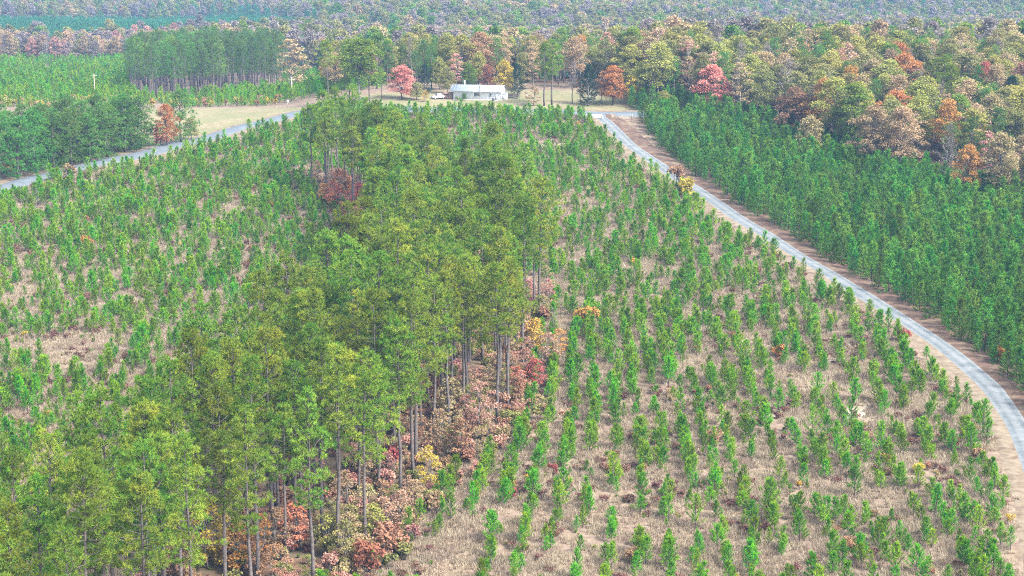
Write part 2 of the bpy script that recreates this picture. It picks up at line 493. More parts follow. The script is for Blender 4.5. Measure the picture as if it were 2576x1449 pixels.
# right of travel (away from the house) the strip offsets: positive = left of the line direction
ribbon('public_road', ROAD, [-4.3, -3.8, 0, 3.8, 4.3], [-.12, .10, .16, .10, -.12], M['asphalt'], .1)
ribbon('road_verge', ROAD, [-6.5, -5.5, -2, 2, 5.5, 6.5], [-.1, .05, .06, .06, .05, -.1], M['verge'], .5)
ribbon('gravel_drive', DRIVE, [-1.95, -1.6, -1.2, -.8, -.45, 0, .45, .8, 1.2, 1.6, 1.95], [-.08, .10, .11, .10, .13, .15, .13, .10, .11, .10, -.08], M['gravel'], .28, [.9, .9, .25, .1, .55, .7, .5, .1, .3, .8, .9])
ribbon('drive_verge', DRIVE, [-4.6, -3.9, -2.4, -.5, .8, 1.0], [-.15, .06, .07, .06, .05, -.1], M['verge'], .5)
ribbon('straw_bank', DRIVE[:170], [-.9, .6, 1.8, 3.0, 5.2, 6.2], [-.1, .05, .06, .2, .25, -.2], M['bank'], .6)

# ------------------------------------------------------------------ plant shapes
def unit(v):
    return v / (np.linalg.norm(v, axis=-1, keepdims=True) + 1e-9)

def crown_tufts(mb, cen, axis_, nb, L, w, tint, spread=.9, upw=.4):
    n = len(cen)
    c = np.repeat(cen, nb, 0)
    d = unit(np.repeat(axis_, nb, 0) * .5 + np.array([0, 0, upw]) + RS.normal(size=(n * nb, 3)) * spread * .6)
    ln = L * RS.uniform(.7, 1.2, n * nb)
    mb.blades(c - d * .04, d, ln, w, 0, np.clip(np.repeat(tint, nb) + RS.normal(size=n * nb) * .08, 0, 1))

def tall_pine(H=25., cb=.5, R=3.1, nbr=50, tb=14, droop=0.0, bronze=.35, tuft=.55, per=(5, 8), clump=1.1):
    trunk, crown = MB(), MB()
    zz = np.linspace(0, 1, 9)
    wob = np.cumsum(RS.normal(size=(9, 2)) * .10, 0); wob -= wob[0]
    P = np.column_stack([wob, zz * H * .97 - .4 * (zz == 0)])
    trunk.tube(P, .24 * (1 - zz) ** .8 + .035, 7)
    def tp(z):
        return np.array([np.interp(z, P[:, 2], P[:, 0]), np.interp(z, P[:, 2], P[:, 1]), z])
    cen, ax, ti = [], [], []
    lob = RS.uniform(.75, 1.2, 7)                       # the crown bulges more to some sides
    for k in range(nbr):
        t = (k + RS.rand()) / nbr
        z = H * (cb + (1 - cb) * t * .97)
        az = k * 2.4 + RS.normal() * .5
        r = R * (1 - t) ** .55 * (.45 + .55 * min(1, t / .3)) * RS.uniform(.55, 1.15) * lob[int(az * 7 / 6.2832) % 7] + .4
        el = math.radians(-4 + 56 * t + RS.normal() * 9 - droop)
        d = np.array([math.cos(az) * math.cos(el), math.sin(az) * math.cos(el), math.sin(el)])
        b0 = tp(z - .25 * r); b1 = b0 + d * r * .5 + np.array([0, 0, -.02 * r]); b2 = b0 + d * r + np.array([0, 0, .14 * r])
        trunk.tube([b0, b1, b2], [.06, .042, .015], 3)
        nc = RS.randint(2, 4) if r > 1.3 else 1
        shade = RS.beta(1.2, 2.2) * .8
        for q in range(nc):
            s = 1.0 if q == 0 else RS.uniform(.5, .95)
            cc = b0 + (b2 - b0) * s + (0 if q == 0 else 1) * RS.normal(size=3) * np.array([.26, .26, .10]) * r
            m = RS.randint(*per)
            c = cc + unit(RS.normal(size=(m, 3))) * (RS.rand(m) ** .5)[:, None] * np.array([.62, .62, .40]) * clump
            cen.append(c); ax.append(unit((c - cc) * 1.2 + (cc - b0) / (r + .1) * .4 + np.array([0, 0, .35])))
            ti.append(np.clip(shade + (bronze - .35) + RS.rand(m) * .3 + .12 * q, 0, 1))
    # dead stubs on the bare bole
    for k in range(7):
        z = H * RS.uniform(.22, cb); az = RS.rand() * 6.28; r = RS.uniform(.4, 1.3)
        b0 = tp(z); trunk.tube([b0, b0 + np.array([math.cos(az) * r, math.sin(az) * r, RS.uniform(-.15, .25)])], [.03, .01], 3)
    top = tp(H * .97); c = top + RS.normal(size=(8, 3)) * np.array([.3, .3, .4])
    cen.append(c); ax.append(np.tile([0, 0, 1.], (8, 1))); ti.append(RS.rand(8) * .5)
    crown_tufts(crown, np.concatenate(cen), np.concatenate(ax), tb, tuft, .095, np.concatenate(ti))
    return [('trunk', trunk), ('crown', crown)]

def young_pine(H=3.7, R=.85, nbr=30, dens=20, low=.1, lean=0.0, blade=.32, bw=.06, ang=(38, 72)):
    trunk, crown = MB(), MB()
    zz = np.linspace(0, 1, 5)
    P = np.column_stack([lean * zz ** 2, 0 * zz, zz * H * .93 - .15 * (zz == 0)])
    trunk.tube(P, .055 * H / 3.7 * (1 - zz) + .015, 5)
    C, D, T = [], [], []
    for k in range(nbr):
        t = (k + RS.rand()) / nbr
        z = H * (low + (1 - low) * t * .9)
        r = R * ((1 - t) ** .7 * .90 + .12) * RS.uniform(.75, 1.08)
        az = k * 2.4 + RS.normal() * .5
        el = math.radians(ang[0] + (ang[1] - ang[0]) * t + RS.normal() * 7)
        d = np.array([math.cos(az) * math.cos(el), math.sin(az) * math.cos(el), math.sin(el)])
        ln = r / max(.35, math.cos(el))
        b0 = np.array([lean * (z / H) ** 2, 0, z - .25 * ln])
        trunk.tube([b0, b0 + d * ln * .9], [.018, .006], 3)
        s = RS.uniform(.30, 1.02, dens)
        C.append(b0 + d * (s * ln)[:, None])
        D.append(unit(d * .8 + RS.normal(size=(dens, 3)) * .55))
        T.append(np.clip(RS.rand() * .6 + s * .35 - .1 + RS.normal(size=dens) * .12, 0, 1))  # shading put into the tint: darker inside, lighter towards branch tips
    n = dens
    C.append(np.column_stack([lean + 0 * np.arange(n), np.zeros(n), RS.uniform(.78, .97, n) * H])); D.append(unit(np.column_stack([RS.normal(size=(n, 2)) * .5, np.ones(n) * .9]))); T.append(RS.rand(n) * .6)
    C, D, T = map(np.concatenate, (C, D, T))
    crown.blades(C, D, blade * RS.uniform(.7, 1.2, len(C)), bw, 0, T)
    return [('trunk', trunk), ('crown', crown)]

def broadleaf(H=18., R=4.5, cb=.3, ncl=22, nl=130, size=.42, bark='bark_pale', forks=6, dens=1.0, round_=1.0, tintbase=.0, flat=.5):
    trunk, crown = MB(), MB()
    zz = np.linspace(0, 1, 6)
    wob = np.cumsum(RS.normal(size=(6, 2)) * .18, 0); wob -= wob[0]
    P = np.column_stack([wob, zz * H * .8 - .3 * (zz == 0)])
    r0 = .017 * H
    trunk.tube(P, r0 * (1 - zz * .85), 6)
    C, T, S = [], [], []
    for k in range(ncl):
        t = (k + RS.rand()) / ncl
        zc = H * (cb + (1 - cb) * t * .93)
        prof = math.sin(math.pi * min(1, (.16 + .84 * t) ** round_)) ** .6
        rr = R * prof * (RS.uniform(.3, .95) if t < .9 else .3)
        az = k * 2.4 + RS.normal() * .5
        c = np.array([math.cos(az) * rr, math.sin(az) * rr, zc])
        b = H * max(.15, (cb * .75 + (zc / H - cb) * .6))
        b0 = np.array([np.interp(b, P[:, 2], P[:, 0]), np.interp(b, P[:, 2], P[:, 1]), b])
        trunk.tube([b0, (b0 + c) / 2 + np.array([0, 0, .06 * H * RS.rand()]), c], [r0 * .33, r0 * .2, .02], 4)
        sz = R * RS.uniform(.25, .42)
        n = max(6, int(nl * dens * RS.uniform(.6, 1.2)))
        q = unit(RS.normal(size=(n, 3))) * (RS.rand(n) ** .35)[:, None]
        q[:, 2] = np.where(q[:, 2] < -.3, -q[:, 2] * .6, q[:, 2] * .8)
        C.append(c + q * sz * np.array([1.1, 1.1, .95])); T.append(np.clip(RS.rand() * .55 + RS.rand(n) * .4 + tintbase, 0, 1))
        for j in range(4):      # twigs
            e = c + unit(RS.normal(size=3)) * sz * .9
            trunk.tube([c, e], [.03, .008], 3)
    C = np.concatenate(C); T = np.concatenate(T)
    crown.leaves(C, size * RS.uniform(.7, 1.3, len(C)), 0, T, flat)
    return [('trunk', trunk), ('crown', crown)]

def bare_tree(H=15., R=3.6, nl=260):
    trunk, crown = MB(), MB()
    zz = np.linspace(0, 1, 7)
    wob = np.cumsum(RS.normal(size=(7, 2)) * .18, 0); wob -= wob[0]
    P = np.column_stack([wob, zz * H * .92 - .3 * (zz == 0)])
    trunk.tube(P, .015 * H * (1 - zz * .93), 6)
    tw_c, tw_d = [], []
    for k in range(26):
        t = (k + RS.rand()) / 26
        z = H * (.25 + .65 * t); az = k * 2.4 + RS.normal() * .4; el = math.radians(28 + 40 * t)
        b0 = np.array([np.interp(z, P[:, 2], P[:, 0]), np.interp(z, P[:, 2], P[:, 1]), z])
        L = R * (1.05 - .75 * t) * RS.uniform(.8, 1.2)
        d = np.array([math.cos(az) * math.cos(el), math.sin(az) * math.cos(el), math.sin(el)])
        e = b0 + d * L
        trunk.tube([b0, b0 + d * L * .5, e + np.array([0, 0, .15 * L])], [.06, .04, .012], 3)
        m = 26
        s = RS.uniform(.3, 1, m)
        tw_c.append(b0 + d * (s * L)[:, None]); tw_d.append(unit(d * .7 + RS.normal(size=(m, 3)) * .6 + np.array([0, 0, .35])))
    c = np.concatenate(tw_c); d = np.concatenate(tw_d)
    crown.blades(c, d, RS.uniform(.5, 1.3, len(c)), .05, 0, RS.rand(len(c)))
    k = RS.randint(0, len(c), nl)
    crown.leaves(c[k] + d[k] * RS.rand(nl)[:, None], .3, 0, RS.rand(nl))
    return [('trunk', trunk), ('crown', crown)]

def bush(H=2.2, R=1.1, ncl=9, nl=60, size=.24):
    trunk, crown = MB(), MB()
    C, T = [], []
    for k in range(ncl):
        az = RS.rand() * 6.28; rr = R * RS.rand() ** .5 * .7; z = H * RS.uniform(.35, .85)
        c = np.array([math.cos(az) * rr, math.sin(az) * rr, z])
        trunk.tube([np.array([0, 0, -.1]) + RS.normal(size=3) * .05 * np.array([1, 1, 0]), c * np.array([.5, .5, .6]), c], [.035, .025, .008], 3)
        q = unit(RS.normal(size=(nl, 3))) * (RS.rand(nl) ** .5)[:, None] * R * .42
        C.append(c + q); T.append(np.clip(RS.rand() * .6 + RS.rand(nl) * .4, 0, 1))
    C = np.concatenate(C)
    crown.leaves(C, size * RS.uniform(.7, 1.3, len(C)), 0, np.concatenate(T))
    return [('stem', trunk), ('foliage', crown)]

PROTO = {}
def proto(key, parts, barkm, leafm):
    """a plant shape: its part meshes, shared by every copy, and one joined mesh for masses"""
    mats = [M[barkm], M[leafm]]
    ms = [(n, mb.mesh(key + '_' + n, [mats[i]])) for i, (n, mb) in enumerate(parts)]
    H = max(float(np.concatenate(mb.v)[:, 2].max()) for _, mb in parts)
    PROTO[key] = dict(parts=ms, joined=None, mb=[mb for _, mb in parts], mats=mats, H=H)

def recolour(key, src, leafm, barkm=None):
    p = PROTO[src]
    mats = [M[barkm] if barkm else p['mats'][0], M[leafm]]
    ms = []
    for i, (n, me) in enumerate(p['parts']):
        if mats[i] == p['mats'][i]:
            ms.append((n, me)); continue
        c = me.copy(); c.name = key + '_' + n; c.materials.clear(); c.materials.append(mats[i]); ms.append((n, c))
    PROTO[key] = dict(parts=ms, joined=None, mb=p['mb'], mats=mats, H=p['H'])

SRC = bpy.data.collections.new('plant_shapes')     # never linked to the scene: shapes for the masses
def joined_object(key):
    p = PROTO[key]
    if p['joined'] is None:
        p['joined'] = bpy.data.objects.new('shape_' + key, merge(p['mb']).mesh('joined_' + key, p['mats']))
    return p['joined']

for i in range(9):
    proto('tall%d' % i, tall_pine(RS.uniform(23, 27.5), RS.uniform(.42, .62), RS.uniform(3.3, 4.5), RS.randint(42, 54), bronze=RS.uniform(.2, .5)), 'bark', 'pine_tall')
for i in range(3):
    proto('bole%d' % i, tall_pine(21.0, .60, 3.2, 34, bronze=.3), 'bark', 'pine_tall')
for i in range(3):
    proto('bushy%d' % i, tall_pine(13.5, .10, 4.9, 62, bronze=.22, clump=1.5), 'bark', 'pine_dark')
for i in range(3):
    proto('stand%d' % i, tall_pine(RS.uniform(16.5, 21.5), .42, 3.8, 36, 9, bronze=.3, clump=1.4), 'bark', 'pine_stand')
    recolour('standdark%d' % i, 'stand%d' % i, 'pine_dark')
for i in range(14):
    proto('young%d' % i, young_pine(RS.uniform(2.5, 3.7), RS.uniform(.74, 1.15), RS.randint(22, 34), 36, RS.uniform(.06, .25), RS.normal() * .22), 'bark', 'pine_young')
for i in range(6):
    proto('plant%d' % i, young_pine(7.0, 1.75, 46, 36, .02, RS.normal() * .15, .5, .10, (22, 66)), 'bark_dark', 'pine_plant')
for i in range(3):
    proto('farpine%d' % i, young_pine(9.0, 2.0, 40, 18, .1, 0, .75, .2, (20, 60)), 'bark_dark', 'pine_far')
    proto('midpine%d' % i, young_pine(4.6, 1.5, 24, 22, .05, 0, .48, .12, (30, 66)), 'bark', 'pine_young')
for i in range(2):
    proto('cedar%d' % i, young_pine(11, 2.2, 90, 26, .04, 0, .5, .13, (30, 72)), 'bark_pale', 'cedar')
for i in range(5):
    proto('leaf%d' % i, broadleaf(RS.uniform(16, 20), RS.uniform(4.2, 5.4), RS.uniform(.2, .36), 34, 190, .36), 'bark_pale', 'leaf_olive')
for i in range(3):
    proto('maple%d' % i, broadleaf(11.5, 4.2, .16, 36, 190, .30, round_=.9), 'bark_dark', 'leaf_red')
for i in range(3):
    proto('thin%d' % i, broadleaf(15, 3.4, .25, 18, 60, .40), 'bark_pale', 'leaf_tan')
for i in range(4):
    proto('bare%d' % i, bare_tree(RS.uniform(13, 17)), 'bark_pale', 'leaf_bare')
for i in range(4):
    proto('farleaf%d' % i, broadleaf(15, 4.9, .10, 26, 80, .6, flat=.1), 'bark_pale', 'leaf_tan')
for i in range(4):
    proto('bush%d' % i, bush(RS.uniform(1.8, 2.6)), 'bark_pale', 'leaf_rust')
    proto('sap%d' % i, broadleaf(RS.uniform(4.2, 6), 1.7, .10, 18, 80, .20), 'bark_pale', 'leaf_pink')
    proto('scrub%d' % i, bush(.95, .75, 7, 26, .2), 'bark_dark', 'scrub')
for c in LEAF:
    for pre, n in (('leaf', 5), ('maple', 3), ('thin', 3), ('bush', 4), ('sap', 4), ('farleaf', 4)):
        for i in range(n):
            recolour('%s%d_%s' % (pre, i, c), '%s%d' % (pre, i), 'leaf_' + c)

# grass patches, 3 m across
for i in range(6):
    mb = MB()
    nt = 70
    cx, cy = RS.uniform(-1.7, 1.7, (2, nt))
    n = nt * 9
    c = np.column_stack([np.repeat(cx, 9) + RS.normal(size=n) * .09, np.repeat(cy, 9) + RS.normal(size=n) * .09, np.full(n, -.05)])
    d = unit(np.column_stack([RS.normal(size=n) * .3 + .10, RS.normal(size=n) * .3, np.ones(n)]))
    hgt = np.repeat(RS.uniform(.45, 1.0, nt), 9) * RS.uniform(.7, 1.1, n)
    mb.blades(c, d, hgt, .07, 0, np.clip(np.repeat(RS.rand(nt) ** 1.5, 9) + RS.normal(size=n) * .1, 0, 1))
    PROTO['grass%d' % i] = dict(mb=[mb], mats=[M['grass']], joined=None, H=.9)

# ------------------------------------------------------------------ masses (geometry nodes on a cloud of points)
def mass(name, keys, pts, label):
    """pts: list of (x, y, z, rz, scale, key)"""
    col = bpy.data.collections.new('shapes_' + name)
    order = sorted(set(p[5] for p in pts))
    for k, key in enumerate(order):
        so = joined_object(key)
        c = bpy.data.objects.new('%04d_%s_%s' % (k, name, key), so.data)
        col.objects.link(c)
    ki = {k: i for i, k in enumerate(order)}
    a = np.array([p[:5] for p in pts], float)
    me = bpy.data.meshes.new(name)
    me.vertices.add(len(a)); me.vertices.foreach_set('co', a[:, :3].astype(np.float32).ravel())
    for nm, tp, val in (('rz', 'FLOAT', a[:, 3]), ('size', 'FLOAT', a[:, 4]), ('shape', 'INT', np.array([ki[p[5]] for p in pts]))):
        at_ = me.attributes.new(nm, tp, 'POINT'); at_.data.foreach_set('value', val.astype(np.int32 if tp == 'INT' else np.float32))
    o = obj(name, me, label=label, kind='stuff')
    ng = bpy.data.node_groups.new('scatter_' + name, 'GeometryNodeTree')
    ng.interface.new_socket('Geometry', in_out='INPUT', socket_type='NodeSocketGeometry')
    ng.interface.new_socket('Geometry', in_out='OUTPUT', socket_type='NodeSocketGeometry')
    N = ng.nodes.new; L = ng.links.new
    gi = N('NodeGroupInput'); go = N('NodeGroupOutput'); ip = N('GeometryNodeInstanceOnPoints'); ci = N('GeometryNodeCollectionInfo')
    ci.inputs['Collection'].default_value = col; ci.inputs['Separate Children'].default_value = True; ci.inputs['Reset Children'].default_value = True
    def na(nm, tp):
        n = N('GeometryNodeInputNamedAttribute'); n.data_type = tp; n.inputs['Name'].default_value = nm; return n.outputs['Attribute']
    cx = N('ShaderNodeCombineXYZ'); L(na('rz', 'FLOAT'), cx.inputs[2])
    er = N('FunctionNodeEulerToRotation'); L(cx.outputs[0], er.inputs[0])
    ip.inputs['Pick Instance'].default_value = True
    L(gi.outputs[0], ip.inputs['Points']); L(ci.outputs[0], ip.inputs['Instance']); L(na('shape', 'INT'), ip.inputs['Instance Index'])
    L(er.outputs[0], ip.inputs['Rotation']); L(na('size', 'FLOAT'), ip.inputs['Scale']); L(ip.outputs[0], go.inputs[0])
    md = o.modifiers.new('scatter', 'NODES'); md.node_group = ng
    return o

def plant(name, key, x, y, size, label, cat, group=None, rz=None, z=None):
    p = PROTO[key]
    e = obj(name, None, loc=(x, y, float(mz(x, y)) if z is None else z), rz=rnd.uniform(0, 6.28) if rz is None else rz, sc=size, label=label, cat=cat, group=group)
    e.empty_display_size = .5
    for n, me in p['parts']:
        obj(n, me, parent=e)
    return e

def scatter(xr, yr, cell, jit=.42, rot=0.0):
    """jittered grid of points in a box"""
    xs = np.arange(xr[0], xr[1], cell[0]); ys = np.arange(yr[0], yr[1], cell[1])
    X, Y = np.meshgrid(xs, ys)
    X = X + (np.arange(X.shape[0]) % 2 * .5 * cell[0])[:, None]
    X = (X + RS.uniform(-jit, jit, X.shape) * cell[0]).ravel(); Y = (Y + RS.uniform(-jit, jit, Y.shape) * cell[1]).ravel()
    if rot:
        mx, my = np.mean(xr), np.mean(yr); c, s = math.cos(rot), math.sin(rot)
        X, Y = mx + (X - mx) * c - (Y - my) * s, my + (X - mx) * s + (Y - my) * c
    return X, Y

def vnoise(x, y, sc, seed):
    """smooth value noise in 0..1"""
    rs = np.random.RandomState(seed); T = rs.rand(64, 64)
    u, v = np.asarray(x) / sc + 100, np.asarray(y) / sc + 100
    i, j = np.floor(u).astype(int), np.floor(v).astype(int); fu, fv = u - i, v - j
    fu = fu * fu * (3 - 2 * fu); fv = fv * fv * (3 - 2 * fv)
    g = lambda a, b: T[a % 64, b % 64]
    return (g(i, j) * (1 - fu) * (1 - fv) + g(i + 1, j) * fu * (1 - fv) + g(i, j + 1) * (1 - fu) * fv + g(i + 1, j + 1) * fu * fv)

def inframe(u, v, m=30):
    return (u > -m) & (u < 2576 + m) & (v > -m) & (v < 1449 + m)

ORD = ['leftmost', 'second from left', 'third from left', 'fourth from left', 'fifth from left', 'sixth from left', 'seventh from left', 'eighth from left']
NUM = ['', 'one', 'two', 'three', 'four', 'five', 'six', 'seven', 'eight']
def settle_labels(items):
    """items: dicts with desc (singular, plural), u. Those that share a description are told apart by their order across the picture"""
    by = {}
    for it in items:
        by.setdefault(it['desc'], []).append(it)
    for (sing, plur), L_ in by.items():
        L_.sort(key=lambda i: i['u'])
        n = len(L_)
        for k, it in enumerate(L_):
            if n == 1: it['label'] = 'the ' + sing
            elif n <= 8: it['label'] = '%s of the %s %s' % ('rightmost' if k == n - 1 else ORD[k], NUM[n], plur)
            else: it['label'] = sing

# ------------------------------------------------------------------ roads' neighbours: distance tests
def d_to(line, x, y):
    return dist_line(x, y, line)

def strip_side(y):
    """left and right edge of the tall pine belt at depth y"""
    ly = [170, 185, 211, 237, 268, 298, 330, 385, 415, 440, 472]; lx = [-72, -58, -48, -41, -36, -28, -24, -27, -29.5, -38, -48.5]
    ry = [176, 195, 212, 226, 247, 262, 279, 315, 350, 375, 397, 430, 465, 478]; rx = [-42, -33, -25, -18.5, -15, -9, -2, 1.6, 5, 2, -4, -16, -30, -42]
    return np.interp(y, ly, lx), np.interp(y, ry, rx)

# ------------------------------------------------------------------ tall pines of the belt
X, Y = scatter((-80, 10), (168, 482), (5.3, 5.6), .46)
ok = inpoly(X, Y, STRIP)
X, Y = X[ok], Y[ok]
TALL = []
for x, y in zip(X, Y):
    le, re = strip_side(y)
    TALL.append(dict(x=x, y=y, s=rnd.uniform(.80, 1.07), key='tall%d' % rnd.randrange(9), side='left' if x - le < 4.5 else 'right' if re - x < 4.5 else 'in'))
for u, v in ((907, 1393), (923, 1396), (1006, 1249), (1176, 1043), (1251, 1069), (1277, 1036), (1313, 910), (1355, 773), (785, 480), (822, 503), (890, 553), (950, 602), (938, 596)):
    x, y = at(u, v)
    TALL = [t for t in TALL if math.hypot(t['x'] - x, t['y'] - y) > 2.6]
    TALL.append(dict(x=x, y=y, s=rnd.uniform(.97, 1.06), key='tall%d' % rnd.randrange(9), side='left' if v < 650 else 'right'))
for t in TALL:
    if t['y'] > 395 and t['side'] == 'left': t['key'] = 'bole%d' % rnd.randrange(3); t['s'] = rnd.uniform(.92, 1.08)
    elif t['y'] > 395: t['s'] *= .87
cov = np.full((289, 515), 1e9)         # what the belt hides, as depth on a coarse picture grid
for t in TALL:
    z0 = float(mz(t['x'], t['y'])); H = PROTO[t['key']]['H'] * t['s']; t['H'] = H; t['z'] = z0
    u, v, d = proj(t['x'], t['y'], z0 + H * .75); ut, vt, _ = proj(t['x'], t['y'], z0 + H)
    t['u'], t['v'], t['vt'], t['d'] = u, v, vt, d
    ru, rv = FOC * 2.3 / d, (v - vt) * .95
    for j in range(max(0, int((v - rv) / 5)), min(289, int((v + rv) / 5) + 1)):
        for i in range(max(0, int((u - ru) / 5)), min(515, int((u + ru) / 5) + 1)):
            if ((i * 5 - u) / ru) ** 2 + ((j * 5 - v) / rv) ** 2 < 1:
                cov[j, i] = min(cov[j, i], d)
TALL = [t for t in TALL if -60 < t['u'] < 2620 and t['vt'] < 1460]
def hidden(u, v, d):
    i, j = int(u / 5), int(v / 5)
    return 0 <= i < 515 and 0 <= j < 289 and cov[j, i] < d - 3
BANDS = [(1290, 'bottom edge'), (1180, 'bottom left corner'), (1080, 'lowest stretch'), (960, 'lower stretch'), (850, 'lower middle'), (740, 'middle'), (640, 'upper middle'), (590, 'upper stretch'), (540, 'raised stretch'), (470, 'top bend'), (410, 'high neck'), (385, 'highest third'), (360, 'upper neck'), (310, 'far end'), (270, 'far tip shoulder'), (0, 'far tip')]
for t in TALL:
    band = next(b for lim, b in BANDS if t['vt'] >= lim)
    word = {'left': 'left edge', 'right': 'right edge', 'in': 'inside'}[t['side']]
    big = 'long-boled' if 'bole' in t['key'] else 'towering' if t['H'] > 26 else 'big' if t['H'] > 24.3 else 'mid-sized' if t['H'] > 22.5 else 'smaller' if t['H'] > 20.8 else 'short'
    t['desc'] = ('%s tall pine, belt %s, %s' % (big, word, band), '%s tall pines, belt %s, %s' % (big, word, band))
settle_labels(TALL)
for t in TALL:
    plant('tall_pine_tree', t['key'], t['x'], t['y'], t['s'], t['label'], 'pine tree', 'tall pines of the central belt')

# ------------------------------------------------------------------ young pines planted in rows
HEAD = math.radians(3.0)
P_YOUNG = []
def near_ok(x, y):
    d, s = d_to(DRIVE, x, y); dr, sr = d_to(ROAD, x, y)
    le, re = strip_side(y)
    right = (x > np.where(y < 478, re + 1.5 + 4.5 * sstep(222, 245, y) * (1 - sstep(262, 300, y)), -60)) & ((s < 0) & (d > 5.0)) & (dr > 5.6) & (sr < 0) & (y > 205)
    left = (x < np.where(y < 472, le - .5, -52)) & (dr > np.where(x < -104, 4.8, 11)) & (sr < 0) & (y > 205)
    return right, left
rows = np.arange(-170, 130, 3.3)
for r in rows:
    ys = np.arange(200, 590, 1.55)
    ys = ys + RS.uniform(-.45, .45, len(ys))
    xs = r + math.tan(HEAD) * (ys - 300) + 1.6 * np.sin(ys / 38 + r / 17) + RS.normal(size=len(ys)) * (.38 + .9 * sstep(300, 420, ys))
    R_, L_ = near_ok(xs, ys)
    gap = vnoise(xs, ys, 7.0, 5) * .6 + vnoise(xs, ys, 2.6, 9) * .4
    gapL = vnoise(xs, ys, 9.0, 21) * .55 + vnoise(xs, ys, 3.0, 22) * .45
    far = sstep(330, 480, ys)
    uu_, vv_, _ = proj(xs, ys, mz(xs, ys))
    glade = np.exp(-((uu_ - 250) / 190) ** 2 - ((vv_ - 880) / 75) ** 2) + .8 * np.exp(-((uu_ - 640) / 90) ** 2 - ((vv_ - 620) / 40) ** 2)
    gapL = gapL - .28 * glade
    ridge = R_ & (ys > 520) & (d_to(ROAD, xs, ys)[0] < 15)
    R_ = R_ & ~in_sand(xs, ys)
    keep = ridge | (R_ & (gap > .37 - .12 * far)) | (L_ & (gapL > .31 - .06 * far))
    for x, y, lf, g, rg in zip(xs[keep], ys[keep], L_[keep], gap[keep], ridge[keep]):
        if lf: x += rnd.uniform(-1.8, 1.8)
        P_YOUNG.append(dict(x=x, y=y, s=float(np.clip(rnd.gauss(.80, .28) + (g - .5) * .7, .28, 1.4)), key='young%d' % rnd.randrange(14), left=bool(lf)))
        if rg: P_YOUNG[-1]['s'] = max(P_YOUNG[-1]['s'], rnd.uniform(.9, 1.2))
for t in P_YOUNG:
    z = float(mz(t['x'], t['y'])); t['z'] = z
    t['u'], t['v'], t['d'] = (float(q) for q in proj(t['x'], t['y'], z + 2 * t['s']))
    t['vis'] = 6 < t['u'] < 2570 and 0 < t['v'] < 1440 and not hidden(t['u'], t['v'], t['d'])
    t['size'] = PROTO[t['key']]['H'] * t['s'] / t['d']
cand = sorted([t for t in P_YOUNG if t['vis']], key=lambda t: -t['size'])[:300]
for t in cand:
    t['solo'] = True
    dd, _ = d_to(DRIVE, t['x'], t['y'])
    re = strip_side(t['y'])[1]
    zone = 'left field' if t['left'] else 'by the drive verge' if dd < 11 else 'by the belt' if t['x'] - re < 9 else 'left half' if t['u'] < 1450 else 'centre left' if t['u'] < 1650 else 'mid-field' if t['u'] < 1850 else 'centre right' if t['u'] < 2080 else 'right half' if t['u'] < 2280 else 'right end'
    row = 'bottom' if t['v'] > 1340 else 'near' if t['v'] > 1240 else 'second' if t['v'] > 1140 else 'third' if t['v'] > 1040 else 'fourth' if t['v'] > 920 else 'fifth' if t['v'] > 850 else 'sixth' if t['v'] > 780 else 'back'
    hh = PROTO[t['key']]['H'] * t['s']
    sz = 'tallest' if hh > 4.1 else 'tall' if hh > 3.8 else 'full' if hh > 3.5 else 'upright' if hh > 3.25 else 'medium' if hh > 3.0 else 'small'
    if t['left']: zone = 'left field' if t['u'] < 110 else 'left field left-centre' if t['u'] < 220 else 'left field centre' if t['u'] < 330 else 'left field right-centre' if t['u'] < 500 else 'left field by the belt'
    t['desc'] = ('%s young pine %s, %s rows' % (sz, zone, row), '%s young pines %s, %s rows' % (sz, zone, row))
settle_labels(cand)
for t in cand:
    plant('young_pine', t['key'], t['x'], t['y'], t['s'], t['label'], 'young pine', 'young pines planted in rows')
mass('young_pines', None, [(t['x'], t['y'], t['z'], rnd.uniform(0, 6.28), t['s'], t['key']) for t in P_YOUNG if not t.get('solo')],
     'young green pines filling the planted fields on both sides of the tall belt')

